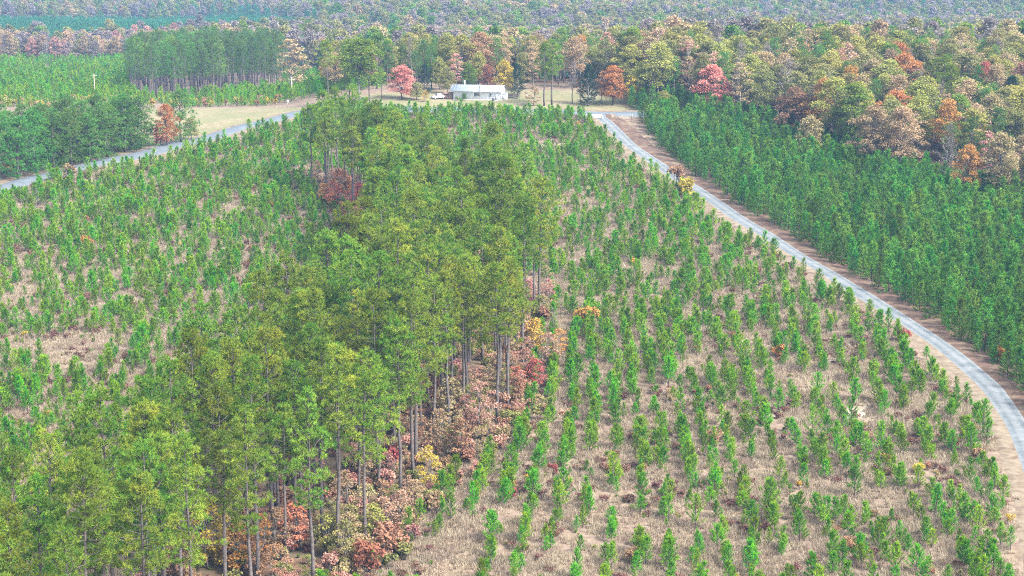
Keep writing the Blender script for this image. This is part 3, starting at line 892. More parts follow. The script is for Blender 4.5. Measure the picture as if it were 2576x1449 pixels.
# ------------------------------------------------------------------ dense plantation right of the drive
X, Y = scatter((20, 150), (255, 600), (2.9, 2.75), .36)
d, s = d_to(DRIVE, X, Y); dr, sr = d_to(ROAD, X, Y)
ok = inpoly(X, Y, PLANT_R) & (d > 4.3) & (s > 0) & (dr > 6)
P_PL = []
for x, y, dd in zip(X[ok], Y[ok], d[ok]):
    z = float(mz(x, y)); k = float(np.clip(rnd.gauss(.84, .18), .45, 1.3)) * (.9 if dd < 6.5 else 1)
    u, v, dep = (float(q) for q in proj(x, y, z + 6.3 * k))
    P_PL.append(dict(x=x, y=y, z=z, s=k, u=u, v=v, d=dep, edge=dd < 10, key='plant%d' % rnd.randrange(6)))
cand = sorted([t for t in P_PL if inframe(t['u'], t['v'], -6)], key=lambda t: -(t['s'] / t['d']))[:300]
for t in cand:
    t['solo'] = True
    row = next(n_ for lim, n_ in ((860, 'lowest'), (810, 'low'), (760, 'lower'), (710, 'lower-middle'), (660, 'middle'), (620, 'upper-middle'), (580, 'upper'), (540, 'high'), (500, 'higher'), (460, 'back'), (420, 'far'), (380, 'farther'), (330, 'farthest'), (0, 'tip')) if t['v'] > lim)
    zone = 'on the drive edge' if t['edge'] else 'at the right frame' if t['u'] > 2500 else 'near the right frame' if t['u'] > 2430 else next(n_ for lim, n_ in ((1750, 'at the top tip'), (1850, 'near the top tip'), (1950, 'upper left'), (2050, 'centre left'), (2130, 'centre'), (2210, 'centre right'), (2290, 'inner right'), (2360, 'far inside'), (9999, 'deep inside')) if t['u'] < lim)
    sz = 'tallest' if t['s'] > 1.18 else 'towering' if t['s'] > 1.1 else 'tall' if t['s'] > 1.03 else 'upright' if t['s'] > .96 else 'full' if t['s'] > .88 else 'short' if t['s'] > .72 else 'stunted'
    t['desc'] = ('%s plantation pine %s, %s part' % (sz, zone, row), '%s plantation pines %s, %s part' % (sz, zone, row))
settle_labels(cand)
for t in cand:
    plant('plantation_pine', t['key'], t['x'], t['y'], t['s'], t['label'], 'plantation pine', 'dense pines right of the drive')
mass('plantation_pines', None, [(t['x'], t['y'], t['z'], rnd.uniform(0, 6.28), t['s'], t['key']) for t in P_PL if not t.get('solo')],
     'dense dark green pine plantation between the gravel drive and the autumn wood')

# ------------------------------------------------------------------ undergrowth and saplings: (u, v base, height, shape, colour, words)
def at_base(u, v):
    return at(u, v)
UNDER = [
    (1132, 1075, 6.0, 'sap', 'tan', 'tan oak sapling under the belt right edge, beside two pale boles'),
    (1175, 1020, 5.2, 'sap', 'pink', 'salmon sapling just in front of three straight boles'),
    (1210, 1095, 6.5, 'sap', 'pink', 'tall salmon pink sapling at the lower belt edge'),
    (1105, 1150, 5.5, 'sap', 'tan', 'brownish oak sapling low on the belt right edge'),
    (1160, 1165, 5.0, 'sap', 'rust', 'rusty sapling beside the first planted row'),
    (1080, 1240, 5.0, 'sap', 'gold', 'sapling with a yellow patch right of the nearest boles'),
    (1040, 1120, 5.0, 'sap', 'rust', 'russet sapling behind the lone slim bole'),
    (985, 1210, 4.0, 'bush', 'darkred', 'dark red bush behind the four nearest boles'),
    (1010, 1330, 4.0, 'sap', 'pink', 'pinkish red sapling low beside the nearest boles'),
    (985, 1400, 3.2, 'bush', 'rust', 'rusty bush at the bottom edge under the belt'),
    (925, 1449, 3.4, 'bush', 'darkred', 'dark crimson bush at the foot of the nearest boles'),
    (965, 1290, 3.5, 'sap', 'rust', 'rust brown sapling right of the nearest boles'),
    (1045, 1290, 3.6, 'sap', 'tan', 'tan sapling between the belt and the first planted row'),
    (870, 1330, 6.0, 'sap', 'tan', 'cream tan sapling left of the nearest boles'),
    (835, 1400, 5.5, 'sap', 'olive', 'olive sapling left of the nearest boles at bottom'),
    (1300, 1010, 4.4, 'sap', 'red', 'bright red maple sapling at the belt right edge'),
    (1345, 985, 4.2, 'sap', 'red', 'crimson maple sapling next to the first planted row'),
    (1322, 975, 5.0, 'sap', 'rust', 'russet sapling behind the two red maples'),
    (1405, 905, 4.2, 'sap', 'orange', 'orange maple sapling standing out of the belt'),
    (1378, 925, 4.6, 'sap', 'pink', 'pale pink sapling behind the orange maple'),
    (1345, 895, 5.0, 'sap', 'gold', 'golden sapling under the belt right edge'),
    (1380, 790, 5.0, 'sap', 'pink', 'rosy sapling at the middle of the belt edge'),
    (1372, 745, 4.6, 'sap', 'tan', 'pale tan sapling below the leafy right corner'),
    (1390, 850, 4.2, 'bare', None, 'greyish leafless sapling above the orange maple'),
    (1360, 830, 3.4, 'bush', 'rust', 'low rusty bush inside the belt right edge'),
    (1475, 825, 3.2, 'bush', 'orange', 'orange brown bush between planted rows below mid-belt'),
    (1200, 1150, 3.5, 'sap', 'tan', 'faded sapling at the lower belt corner'),
    (860, 512, 6.0, 'sap', 'orange', 'orange sapling behind the far left boles'),
    (905, 545, 6.0, 'sap', 'red', 'red sapling behind the slim boles at left'),
    (835, 500, 5.5, 'sap', 'pink', 'coral sapling at the foot of the far left boles'),
    (930, 560, 5.5, 'sap', 'orange', 'amber sapling beside the slim boles at left'),
    (885, 590, 4.5, 'sap', 'orange', 'orange sapling at the left belt notch'),
    (940, 618, 4.0, 'sap', 'red', 'red sapling low in the left belt notch'),
    (800, 470, 5.0, 'sap', 'pink', 'pink sapling left of the far boles'),
    (915, 575, 4.5, 'sap', 'rust', 'brown sapling in the left belt notch'),
    (525, 1430, 6.5, 'sap', 'gold', 'bright yellow sapling under the pines at bottom left'),
    (600, 1440, 5.0, 'sap', 'orange', 'orange sapling between boles at the bottom'),
    (660, 1436, 5.5, 'sap', 'orange', 'large burnt orange sapling at bottom centre-left'),
    (700, 1400, 5.0, 'sap', 'rust', 'rust sapling behind the bottom boles'),
    (460, 1449, 4.5, 'sap', 'rust', 'russet sapling left of the yellow one'),
    (740, 1385, 5.0, 'sap', 'red', 'reddish sapling behind the bottom boles'),
    (575, 1400, 5.0, 'sap', 'tan', 'tan sapling behind the yellow one'),
    (1795, 1125, 2.6, 'bush', 'rust', 'rounded brown bush in the middle of the planted field'),
    (1425, 1070, 2.6, 'bush', 'pink', 'pinkish brown bush near the belt in the field'),
    (1958, 905, 2.8, 'bush', 'orange', 'orange brown bush between upper planted rows'),
    (2275, 860, 2.4, 'bush', 'darkred', 'dark red leafless-looking bush beside the drive'),
    (2230, 1170, 1.6, 'bush', 'gold', 'small yellow bush in the right field'),
    (1390, 1195, 1.6, 'bush', 'darkred', 'small crimson shrub near the first rows'),
    (1290, 1255, 1.5, 'bush', 'darkred', 'tiny crimson shrub by the first rows'),
    (2310, 1195, 1.5, 'bush', 'gold', 'small yellow shrub near the drive bend'),
    (2440, 1100, 2.0, 'bush', 'rust', 'rust shrub near the drive bend'),
    (2460, 1165, 2.2, 'bush', 'rust', 'brown shrub below the drive bend'),
    (1595, 668, 1.8, 'bush', 'orange', 'small orange shrub among upper rows'),
    (220, 625, 2.6, 'bush', 'orange', 'orange shrub alone in the left field'),
    (1725, 500, 4.0, 'bush', 'gold', 'yellow orange shrub on the drive left verge'),
    (1700, 470, 4.2, 'bush', 'rust', 'pinkish brown shrub on the drive left verge'),
    (2520, 915, 3.0, 'bush', 'orange', 'orange shrub on the plantation edge, lower right'),
    (2130, 545, 3.0, 'bush', 'tan', 'pale shrub peeking out of the plantation'),
    (1535, 1190, 1.3, 'bush', 'orange', 'tiny orange shrub in the lower field'),
    (2010, 1235, 1.3, 'bush', 'gold', 'tiny yellow shrub in the lower field'),
    (175, 455, 3.6, 'bush', 'tan', 'tan shrub beside the road at far left'),
    (28, 445, 3.4, 'bush', 'orange', 'orange shrub under the roadside pines, far left'),
    (1850, 865, 2.2, 'bush', 'scrubx', 'dull brown shrub right of field centre'),
    (2400, 1135, 2.0, 'bush', 'scrubx', 'dull brown shrub near the lower drive'),
    (1590, 1420, 2.2, 'bush', 'scrubx', 'dull brown shrub at the bottom edge'),
    (2140, 1390, 2.0, 'bush', 'scrubx', 'dull brown shrub at bottom right'),
]
for k, (u, v, h, shp, colr, words) in enumerate(UNDER):
    x, y = at(u, v)
    if shp == 'bare': key = 'bare%d' % (k % 4)
    else: key = '%s%d_%s' % (shp, k % 4, 'rust' if colr == 'scrubx' else colr)
    plant('shrub' if shp == 'bush' else 'sapling', key, x, y, (1.28 if h > 3 else 1.0) * h / PROTO[key]['H'], words, 'shrub' if shp == 'bush' else 'sapling')

# the thicket of saplings along the belt's right edge, and inside its left notch
EDGE = []
for k in range(78):
    if 44 <= k < 60: continue
    y = rnd.uniform(212, 352) if k < 60 else rnd.uniform(405, 452)
    le, re = (float(q) for q in strip_side(y))
    x = re + (rnd.uniform(-6, 3.0) if y < 290 else rnd.uniform(-3.5, 1.5)) if k < 60 else le + rnd.uniform(-3.5, 2.0)
    c = rnd.choice(['pink', 'tan', 'rust', 'tan', 'olive', 'olive', 'rust', 'yellowgreen'] if k < 60 else ['orange', 'red', 'pink', 'orange', 'rust'])
    z = float(mz(x, y)); u, v, dd = (float(q) for q in proj(x, y, z + 3))
    if not (5 < u < 2570 and v < 1449): continue
    w = {'yellowgreen': 'yellow-green', 'pink': 'salmon', 'tan': 'tan', 'rust': 'russet', 'olive': 'olive', 'orange': 'amber', 'red': 'red'}[c]
    where = 'left notch' if k >= 60 else 'lowest right edge' if v > 1250 else 'low right edge' if v > 1050 else 'middle right edge' if v > 880 else 'upper right edge'
    EDGE.append(dict(x=x, y=y, u=u, key='sap%d_%s' % (rnd.randrange(4), c), h=rnd.uniform(3.0, 6.5), desc=('%s thicket sapling, belt %s' % (w, where), '%s thicket saplings, belt %s' % (w, where))))
settle_labels(EDGE)
for t in EDGE:
    plant('sapling', t['key'], t['x'], t['y'], t['h'] / PROTO[t['key']]['H'], t['label'], 'sapling', 'saplings along the belt edge')

# ------------------------------------------------------------------ single trees one can point to: (u, v base, height, shape, words)
SOLO = [
    (1012, 249, 10.5, 'maple0_coral', 'coral red maple standing left of the white house', 1.25),
    (1048, 252, 5.5, 'maple1_olive', 'low olive tree in front of the coral maple', 1.3),
    (1069, 257, 3.6, 'sap1_gold', 'small golden tree left of the parked car', 1.3),
    (1388, 264, 19.5, 'tall1', 'taller of twin tall pines right of the house', 1.45),
    (1369, 266, 18.8, 'tall4', 'left one of twin tall pines right of the house', 1.4),
    (1480, 266, 12.5, 'cedar0', 'dark cedar with pale vines beside the road junction', 1.5),
    (1541, 264, 12.0, 'maple2_orange', 'orange maple above the road junction', 1.05),
    (1515, 262, 10.0, 'thin0_orange', 'thin orange tree between dark cedar and orange maple', 1),
    (1225, 233, 9.0, 'maple0_darkred', 'dark red maple right behind the house roof', .85),
    (1270, 236, 10.5, 'maple1_gold', 'pale gold tree behind the house right end', .95),
    (1205, 215, 11, 'maple2_yellowgreen', 'yellow-green tree behind the house chimney side', .8),
    (1148, 222, 11, 'thin1_pink', 'pink tinged tree behind the house left end', 1.1),
    (1105, 226, 10.5, 'maple0_yellowgreen', 'yellow-green tree behind the parked car', .8),
    (1125, 236, 8.5, 'maple2_olive', 'dull olive tree left of the house roof', .9),
    (1180, 228, 8.5, 'maple1_green', 'green tree rising behind the roof', .9),
    (1085, 225, 14, 'standdark0', 'dark pine left behind the house', 1.2),
    (1045, 230, 13, 'standdark1', 'dark pine behind the coral maple', 1.2),
    (1070, 238, 9.5, 'cedar1', 'dark cedar between coral maple and house', 1.4),
    (1180, 205, 15, 'standdark2', 'dark pine further behind the house', 1.1),
    (1440, 262, 13, 'bare0', 'grey leafless tree right of the twin pines', 1.1),
    (1460, 262, 12, 'thin2_rust', 'brownish thin tree left of the dark cedar', 1),
    (1340, 266, 6.0, 'sap2_tan', 'tan sapling left of the twin pines', 1.4),
    (1302, 240, 10, 'cedar0', 'dark evergreen right of the gold tree', 1.5),
    (1315, 225, 12, 'maple0_olive', 'olive tree behind the dark evergreen', 1),
    (1340, 225, 12, 'thin0_tan', 'tan thin tree behind the twin pines', 1),
    (1695, 262, 14.5, 'standdark0', 'round-topped green pine above the plantation tip', 1.35),
    (1790, 282, 14.0, 'maple1_coral', 'crimson maple at the wood edge above the plantation', 1.05),
    (1612, 262, 13.0, 'maple0_yellowgreen', 'pale yellow-green tree behind the orange maple', .8),
    (1640, 268, 10, 'bare1', 'grey bare tree right of the orange maple', 1.2),
    (1590, 262, 9.0, 'sap0_gold', 'yellow small tree right of the orange maple', 1.0),
    (1670, 282, 6.5, 'maple2_yellowgreen', 'low yellow tree at the plantation tip', 1.0),
    (905, 262, 20.5, 'leaf1_green', 'huge grey-green tree above the belt far tip', 1.15),
    (880, 258, 19.5, 'tall2', 'left tall pine within the huge tree group', 1.1),
    (930, 262, 19.5, 'tall3', 'right tall pine within the huge tree group', 1.2),
    (826, 248, 18.5, 'tall5', 'slender pine left of the huge tree group', 1.1),
    (735, 246, 19.5, 'thin1_tan', 'pale pinkish tall tree behind the road bend', 1.5),
    (690, 240, 17.0, 'stand0', 'pine left of the pale pinkish tall tree', 1.1),
    (765, 235, 15.0, 'thin2_olive', 'olive thin tree right of the road bend pole', 1.2),
    (960, 250, 10.0, 'standdark2', 'short pine between huge tree and coral maple', 1.2),
    (420, 366, 11.5, 'maple1_orange', 'orange maple at the end of the roadside pines', .85),
    (405, 366, 6.0, 'sap3_red', 'small red maple below the orange maple', 1.3),
    (455, 358, 15.0, 'bushy0', 'tall rounded pine at the end of the roadside row', 1.0),
    (480, 352, 6.5, 'maple0_olive', 'olive brown low tree at the road edge', 1.2),
    (372, 365, 9.0, 'thin0_tan', 'pale tan tree left of the orange maple', 1.0),
    (1880, 290, 12, 'bare2', 'grey bare tree right of the crimson maple', 1.2),
    (1850, 285, 13, 'bare3', 'pale stemmed bare tree beside the crimson maple', 1.1),
    (1910, 305, 7.0, 'sap1_orange', 'orange sapling on the wood edge', 1.4),
    (95, 548, 7.0, 'bare3', 'taller pale leafless snag in the left field near the road', .8),
    (72, 535, 6.0, 'bare1', 'smaller pale leafless snag in the left field near the road', .8),
    (2385, 478, 13.0, 'bare0', 'white stemmed bare tree at the plantation top', 1.1),
]
for k, (u, v, h, key, words, wide) in enumerate(SOLO):
    x, y = at(u, v)
    s = h / PROTO[key]['H']
    e = plant('cedar_tree' if 'cedar' in key else 'pine_tree' if key[:4] in ('tall', 'bush', 'stan') else 'bare_tree' if 'bare' in key else 'broadleaf_tree', key, x, y, s, words, 'tree' if 'cedar' not in key else 'cedar')
    e.scale = (s * wide, s * wide, s)
    if 'bush' in key or 'tall' in key or 'stand' in key: e['category'] = 'pine tree'

# roadside pines, far left
row = []
for k, (u, v) in enumerate([(-30, 470), (15, 452), (60, 446), (108, 436), (150, 428), (196, 418), (240, 408), (285, 396), (330, 384), (368, 374),
                            (-10, 430), (40, 422), (90, 412), (135, 404), (180, 396), (225, 386), (270, 376), (320, 366), (10, 400), (70, 390), (120, 382), (180, 372), (345, 376), (300, 388), (255, 398), (210, 406), (165, 416)]):
    x, y = at(u, v)
    h = rnd.uniform(12, 15) if k > 5 else rnd.uniform(14, 16.5)
    x -= 1.5
    sz = 'tallest' if h > 15.3 else 'tall' if h > 14.4 else 'mid-height' if h > 13.4 else 'lower'
    where = 'front' if k < 10 else 'middle' if k < 18 else 'rear' if k < 22 else 'inner'
    row.append(dict(x=x, y=y, s=h / 13.5, u=u, key='bushy%d' % (k % 3), wide=rnd.uniform(1.1, 1.35), desc=('%s roadside pine at far left, %s line' % (sz, where), '%s roadside pines at far left, %s line' % (sz, where))))
settle_labels(row)
for t in row:
    e = plant('roadside_pine', t['key'], t['x'], t['y'], t['s'], t['label'], 'pine tree', 'roadside pines at far left')
    e.scale = (t['s'] * t['wide'], t['s'] * t['wide'], t['s'])

# pine stand beyond the pasture
STAND_D = [(325, 205), (332, 250), (470, 250), (560, 243), (700, 232), (720, 200), (690, 188), (480, 186)]
X, Y = scatter((-230, -60), (690, 960), (6.0, 7.0), .4)
u, v, _ = proj(X, Y, mz(X, Y)); ok = inpoly(u, v, STAND_D)
st = []
for x, y, uu, vv in zip(X[ok], Y[ok], u[ok], v[ok]):
    st.append(dict(x=x, y=y, u=uu, v=vv, s=rnd.uniform(.85, 1.08), key=('stand%d' if rnd.random() < .6 else 'standdark%d') % rnd.randrange(3)))
st.sort(key=lambda t: -t['v'])
for t in st[:46]:
    part_ = next(n_ for lim, n_ in ((370, 'left end'), (420, 'left part'), (480, 'left centre'), (540, 'centre'), (600, 'right centre'), (660, 'right part'), (9999, 'right end')) if t['u'] < lim)
    t['desc'] = ('%s pine of the stand beyond the pasture, %s' % ('dark' if 'dark' in t['key'] else 'olive', part_), '%s pines of the stand beyond the pasture, %s' % ('dark' if 'dark' in t['key'] else 'olive', part_))
settle_labels(st[:46])
for t in st[:46]:
    plant('stand_pine', t['key'], t['x'], t['y'], t['s'], t['label'], 'pine tree', 'pine stand beyond the pasture')
FAR = [(t['x'], t['y'], float(mz(t['x'], t['y'])), rnd.uniform(0, 6.28), t['s'], t['key']) for t in st[46:]]

# ------------------------------------------------------------------ autumn wood on the right and behind the house
def at_top(u, v, h):
    return at(u, v, h)
WOOD = []
for (u, v, h, key, wide, words) in [
    (2280, 128, 19, 'leaf0_orange', 1.15, 'large orange tree high in the right wood'),
    (2310, 165, 15, 'maple0_pink', 1.1, 'pinkish tree just below the large orange one'),
    (2480, 152, 17, 'maple1_red', .62, 'narrow crimson tree high at the right'),
    (2545, 185, 17, 'cedar0', 1.4, 'dark cedar at the right picture edge'),
    (2105, 192, 20, 'leaf2_yellowgreen', 1.25, 'broad yellow-green tree in the right wood front'),
    (2150, 205, 20, 'leaf3_green', 1.2, 'broad green tree in the right wood front'),
    (2065, 172, 18, 'leaf4_yellowgreen', .8, 'narrow bright yellow-green tree in the right wood'),
    (2200, 258, 18, 'leaf1_tan', 1.05, 'tan oak left of centre in the right wood front'),
    (2270, 265, 18, 'leaf2_tan', 1.15, 'broad tan oak in the right wood front'),
    (2240, 235, 17, 'leaf0_yellowgreen', .9, 'yellow-green tree behind the two tan oaks'),
    (2375, 135, 21, 'tall0', 1.5, 'tall green pine right of the large orange tree'),
    (2395, 160, 20, 'tall6', 1.4, 'second green pine right of the large orange tree'),
    (2480, 215, 18, 'standdark1', 1.6, 'round dark pine at the right of the wood'),
    (2400, 300, 15, 'standdark2', 1.5, 'low round pine above the plantation right part'),
    (2450, 290, 17, 'stand0', 1.5, 'bright pine right of the low round pine'),
    (2520, 330, 17, 'leaf3_tan', 1.1, 'tan oak near the right picture edge'),
    (2440, 360, 14, 'leaf4_orange', .9, 'orange brown oak low in the right wood'),
    (1950, 92, 18, 'standdark0', 1.5, 'dark pine crown on the wood skyline, left one'),
    (2085, 82, 20, 'standdark1', 1.5, 'dark pine crown on the wood skyline, middle one'),
    (2060, 105, 19, 'standdark2', 1.6, 'dark pine below the middle skyline pine'),
    (2320, 85, 19, 'standdark0', 1.5, 'dark pine crown on the wood skyline, right one'),
    (1810, 105, 18, 'leaf0_yellowgreen', 1.1, 'yellow-green tree on the left shoulder of the wood'),
    (1770, 130, 17, 'leaf2_olive', 1.0, 'olive tree above the crimson maple'),
    (1920, 160, 17, 'leaf3_olive', 1.0, 'olive grey tree right of the crimson maple'),
    (2000, 215, 15, 'maple2_rust', 1.0, 'rusty tree over the plantation middle'),
    (2190, 62 + 60, 17, 'leaf1_olive', 1.0, 'olive tree left of the large orange one'),
    (1975, 130, 17, 'leaf4_tan', 1.1, 'tan tree under the left skyline pine'),
    (2040, 285, 12, 'maple0_tan', .9, 'small tan tree over the plantation edge'),
]:
    x, y = at_top(u, v, h)
    WOOD.append(dict(x=x, y=y, key=key, h=h, wide=wide, label=words, hero=True))
X, Y = scatter((25, 215), (420, 660), (7.2, 7.2), .42)
ok = inpoly(X, Y, WOOD_R)
MIXW = [('leaf', 'yellowgreen', .26), ('leaf', 'olive', .24), ('leaf', 'tan', .12), ('thin', 'tan', .08), ('leaf', 'orange', .04), ('maple', 'rust', .02), ('thin', 'pink', .03), ('bare', None, .12), ('standdark', None, .13), ('leaf', 'green', .08)]
wsum = np.cumsum([m[2] for m in MIXW]); wsum = wsum / wsum[-1]
CNAME = {'yellowgreen': 'yellow-green', 'olive': 'olive', 'tan': 'tan', 'orange': 'orange', 'rust': 'rusty', 'pink': 'pinkish', 'green': 'green', None: ''}
def pick_wood(x, y, seed):
    k = int(np.searchsorted(wsum, rnd.random()))
    pre, c, _ = MIXW[k]
    n = {'leaf': 5, 'maple': 3, 'thin': 3, 'bare': 4, 'standdark': 3}[pre]
    return pre, c, '%s%d%s' % (pre, rnd.randrange(n), '' if c is None else '_' + c)
for x, y in zip(X[ok], Y[ok]):
    if any(math.hypot(x - w['x'], y - w['y']) < 4.2 for w in WOOD if w.get('hero')): continue
    edge = min(1.0, .72 + .28 * float(sstep(0, 18, y - np.interp(x, [30, 60, 90, 115, 150], [590, 530, 480, 445, 420]))))
    pre, c, key = pick_wood(x, y, 31)
    WOOD.append(dict(x=x, y=y, key=key, pre=pre, c=c, h=rnd.uniform(13.5, 19.5) * edge, wide=rnd.uniform(1.0, 1.35), hero=False))
# behind the house, between the twin pines and the left group
X, Y = scatter((-75, 40), (622, 740), (6.4, 7.0), .40)
u, v, _ = proj(X, Y, mz(X, Y)); ok = (u > 830) & (u < 1640) & ~((u > 1000) & (u < 1400) & (Y < 632)) & ~((np.abs(u - 985) < 28) & (Y > 660))
for x, y in zip(X[ok], Y[ok]):
    pre, c, key = pick_wood(x, y, 77)
    if rnd.random() < .3: pre, c, key = 'standdark', None, 'standdark%d' % rnd.randrange(3)
    WOOD.append(dict(x=x, y=y, key=key, pre=pre, c=c, h=rnd.uniform(12, 17), wide=rnd.uniform(.85, 1.1), hero=False, house=True))
named = []
for w in WOOD:
    w['z'] = float(mz(w['x'], w['y'])); w['u'], w['v'], w['d'] = (float(q) for q in proj(w['x'], w['y'], w['z'] + w['h'] * .85))
    w['s'] = w['h'] / PROTO[w['key']]['H']
    if not w['hero']:
        kind_ = {'leaf': 'tree', 'maple': 'bushy tree', 'thin': 'thin tree', 'bare': 'leafless tree', 'standdark': 'dark pine'}[w['pre']]
        lev = 'skyline' if w['v'] < 105 else 'upper' if w['v'] < 150 else 'high' if w['v'] < 200 else 'middle' if w['v'] < 260 else 'low' if w['v'] < 330 else 'lowest'
        if w.get('house'):
            area = 'behind the house' if 1080 < w['u'] < 1330 else 'left of the house' if w['u'] <= 1080 else 'right of the house'
            dsc = '%s %s in wood %s, %s part'
        else:
            area = 'left end' if w['u'] < 1850 else 'left part' if w['u'] < 2050 else 'centre' if w['u'] < 2250 else 'right part' if w['u'] < 2430 else 'right end'
            dsc = '%s %s in right wood %s, %s part'
        w['desc'] = tuple((dsc % (CNAME[w['c']], k_, area, lev)).strip() for k_ in (kind_, kind_ + 's'))
ind = [w for w in WOOD if not w['hero'] and inframe(w['u'], w['v'], -5)]
ind.sort(key=lambda w: -w['h'] / w['d'])
ind = ind[:225]
settle_labels(ind)
ids = set(id(w) for w in ind)
for w in WOOD:
    if w['hero'] or id(w) in ids:
        pine = w['key'][:4] in ('stan', 'tall')
        nm = 'cedar_tree' if 'cedar' in w['key'] else 'pine_tree' if pine else 'bare_tree' if 'bare' in w['key'] else 'broadleaf_tree'
        e = plant(nm, w['key'], w['x'], w['y'], 1, w['label'], 'cedar' if 'cedar' in w['key'] else 'pine tree' if pine else 'tree', None if w['hero'] else ('trees around the house' if w.get('house') else 'trees of the right wood'))
        e.scale = (w['s'] * w['wide'], w['s'] * w['wide'], w['s'])
    else:
        FAR.append((w['x'], w['y'], w['z'], rnd.uniform(0, 6.28), w['s'], w['key']))

# ------------------------------------------------------------------ far country
TEAL_D = [(-80, 66), (420, 66), (560, 58), (700, 60), (850, 96), (830, 106), (560, 130), (430, 112), (300, 132), (150, 146), (-80, 128)]
PINK_D = [(-80, 132), (150, 148), (300, 136), (430, 118), (500, 140), (470, 160), (250, 160), (100, 158), (-80, 156)]
GREEN_D = [(-80, 156), (100, 158), (250, 160), (470, 160), (560, 170), (720, 190), (870, 200), (980, 210), (1020, 150), (985, 148), (960, 200), (960, 262), (830, 262), (775, 266), (520, 270), (300, 272), (-80, 290)]
TEAL = []
X, Y = scatter((-700, 700), (640, 2350), (7.6, 8.2), .45)
z = mz(X, Y); u, v, d = proj(X, Y, z)
ok = (u > -130) & (u < 2700)
n1 = vnoise(X, Y, 70, 41); n2 = vnoise(X, Y, 24, 43); n3 = vnoise(X, Y, 160, 47)
FC = ['olive', 'tan', 'olive', 'olive', 'green', 'bare', 'olive', 'olive', 'bare', 'tan', 'green', 'green', 'olive']
teal_in = inpoly(u, v, TEAL_D); pink_in = inpoly(u, v, PINK_D); green_in = inpoly(u, v, GREEN_D); past_in = inpoly(u, v, PASTURE_D)
stand_in = inpoly(u, v, STAND_D)
nearwood = (Y < 745) & (X > -78) & (X < 45) | inpoly(X, Y, WOOD_R)
for i in np.nonzero(ok)[0]:
    if green_in[i] or past_in[i] or stand_in[i] or nearwood[i] or teal_in[i]: continue
    if X[i] < -60 and Y[i] < 720 and v[i] > 255: continue
    x, y, zz = float(X[i]), float(Y[i]), float(z[i])
    r = rnd.random()
    if pink_in[i]:
        key = 'farleaf%d_%s' % (rnd.randrange(4), rnd.choice(['pink', 'bare', 'tan', 'olive', 'bare', 'tan', 'bare'])); s = rnd.uniform(.7, 1.1)
    else:
        q = n1[i] * .6 + n2[i] * .4
        pine = (n3[i] * .5 + n2[i] * .5 > .62 and r < .75) or r < .13
        if pine: key = 'farpine%d' % rnd.randrange(3); s = rnd.uniform(1.2, 1.9)
        else:
            key = 'farleaf%d_%s' % (rnd.randrange(4), FC[int(min(.999, max(0, (q - .2) / .6 * .6 + rnd.random() * .4)) * len(FC))]); s = rnd.uniform(.85, 1.45)
    FAR.append((x, y, zz, rnd.uniform(0, 6.28), s, key))
mass('distant_woodland', None, FAR, 'hazy autumn woodland covering the valley and hills in the distance')
X, Y = scatter((-500, 40), (900, 1750), (4.4, 4.8), .45)
z = mz(X, Y); u, v, d = proj(X, Y, z); ok = inpoly(u, v, TEAL_D) & (u > -60)
mass('distant_pine_plantation', None, [(x, y, zz, rnd.uniform(0, 6.28), rnd.uniform(.65, 1.1), 'farpine%d' % rnd.randrange(3)) for x, y, zz in zip(X[ok], Y[ok], z[ok])],
     'even blue-green pine plantation in the distance at left')
X, Y = scatter((-330, -20), (620, 1250), (3.4, 3.7), .45)
z = mz(X, Y); u, v, d = proj(X, Y, z); g = vnoise(X, Y, 16, 61) * .6 + vnoise(X, Y, 5, 62) * .4
dr, sr = d_to(ROAD, X, Y)
ok = inpoly(u, v, GREEN_D) & ~inpoly(u, v, PASTURE_D) & ~inpoly(u, v, STAND_D) & (u > -60) & (g > .37) & (dr > 7) & ~((u > 1000) & (Y < 700))
pts = []
for x, y, zz, vv in zip(X[ok], Y[ok], z[ok], v[ok]):
    if vv > 258 and rnd.random() < .35:
        pts.append((x, y, zz, rnd.uniform(0, 6.28), rnd.uniform(.8, 1.5), 'bush%d_%s' % (rnd.randrange(4), rnd.choice(['tan', 'gold', 'yellowgreen', 'rust']))))
    else:
        pts.append((x, y, zz, rnd.uniform(0, 6.28), rnd.uniform(.6, 1.25) * (.75 if vv > 255 else 1), 'midpine%d' % rnd.randrange(3)))
mass('young_pine_plantation', None, pts, 'young bright green pines covering the slopes beyond the pasture at left')

# ------------------------------------------------------------------ dry grass and low scrub
X, Y = scatter((-165, 115), (203, 585), (2.5, 2.5), .45)
R_, L_ = near_ok(X, Y)
d, s = d_to(DRIVE, X, Y)
bare_ = vnoise(X, Y, 8, 71) * .6 + vnoise(X, Y, 3, 72) * .4
le_, re__ = strip_side(Y)
ok = (R_ | L_ | ((X > re__ - 1) & (X < re__ + 9) & (Y < 305))) & (d > 4.6) & (bare_ < .76) & ~in_sand(X, Y)
u, v, _ = proj(X, Y, mz(X, Y)); ok &= inframe(u, v, 60)
mass('dry_grass', None, [(x, y, float(mz(x, y)) - .02, rnd.uniform(-.5, .5) + rnd.choice([0, math.pi]), rnd.uniform(.75, 1.15), 'grass%d' % rnd.randrange(6)) for x, y in zip(X[ok], Y[ok])],
     'pale pinkish tan dry grass between the planted young pines')
X, Y = scatter((-165, 115), (203, 585), (2.2, 2.2), .48)
R_, L_ = near_ok(X, Y); le, re = strip_side(Y)
q = vnoise(X, Y, 6, 81) * .6 + vnoise(X, Y, 2.4, 82) * .4
edge_ = (X > re - 4) & (X < re + 7) & (Y < 300)
ok = ((R_ & (q > .55)) | (L_ & (q > .50))) | (inpoly(X, Y, STRIP) & (q > .35)) | (edge_ & (q > .3))
pts = []
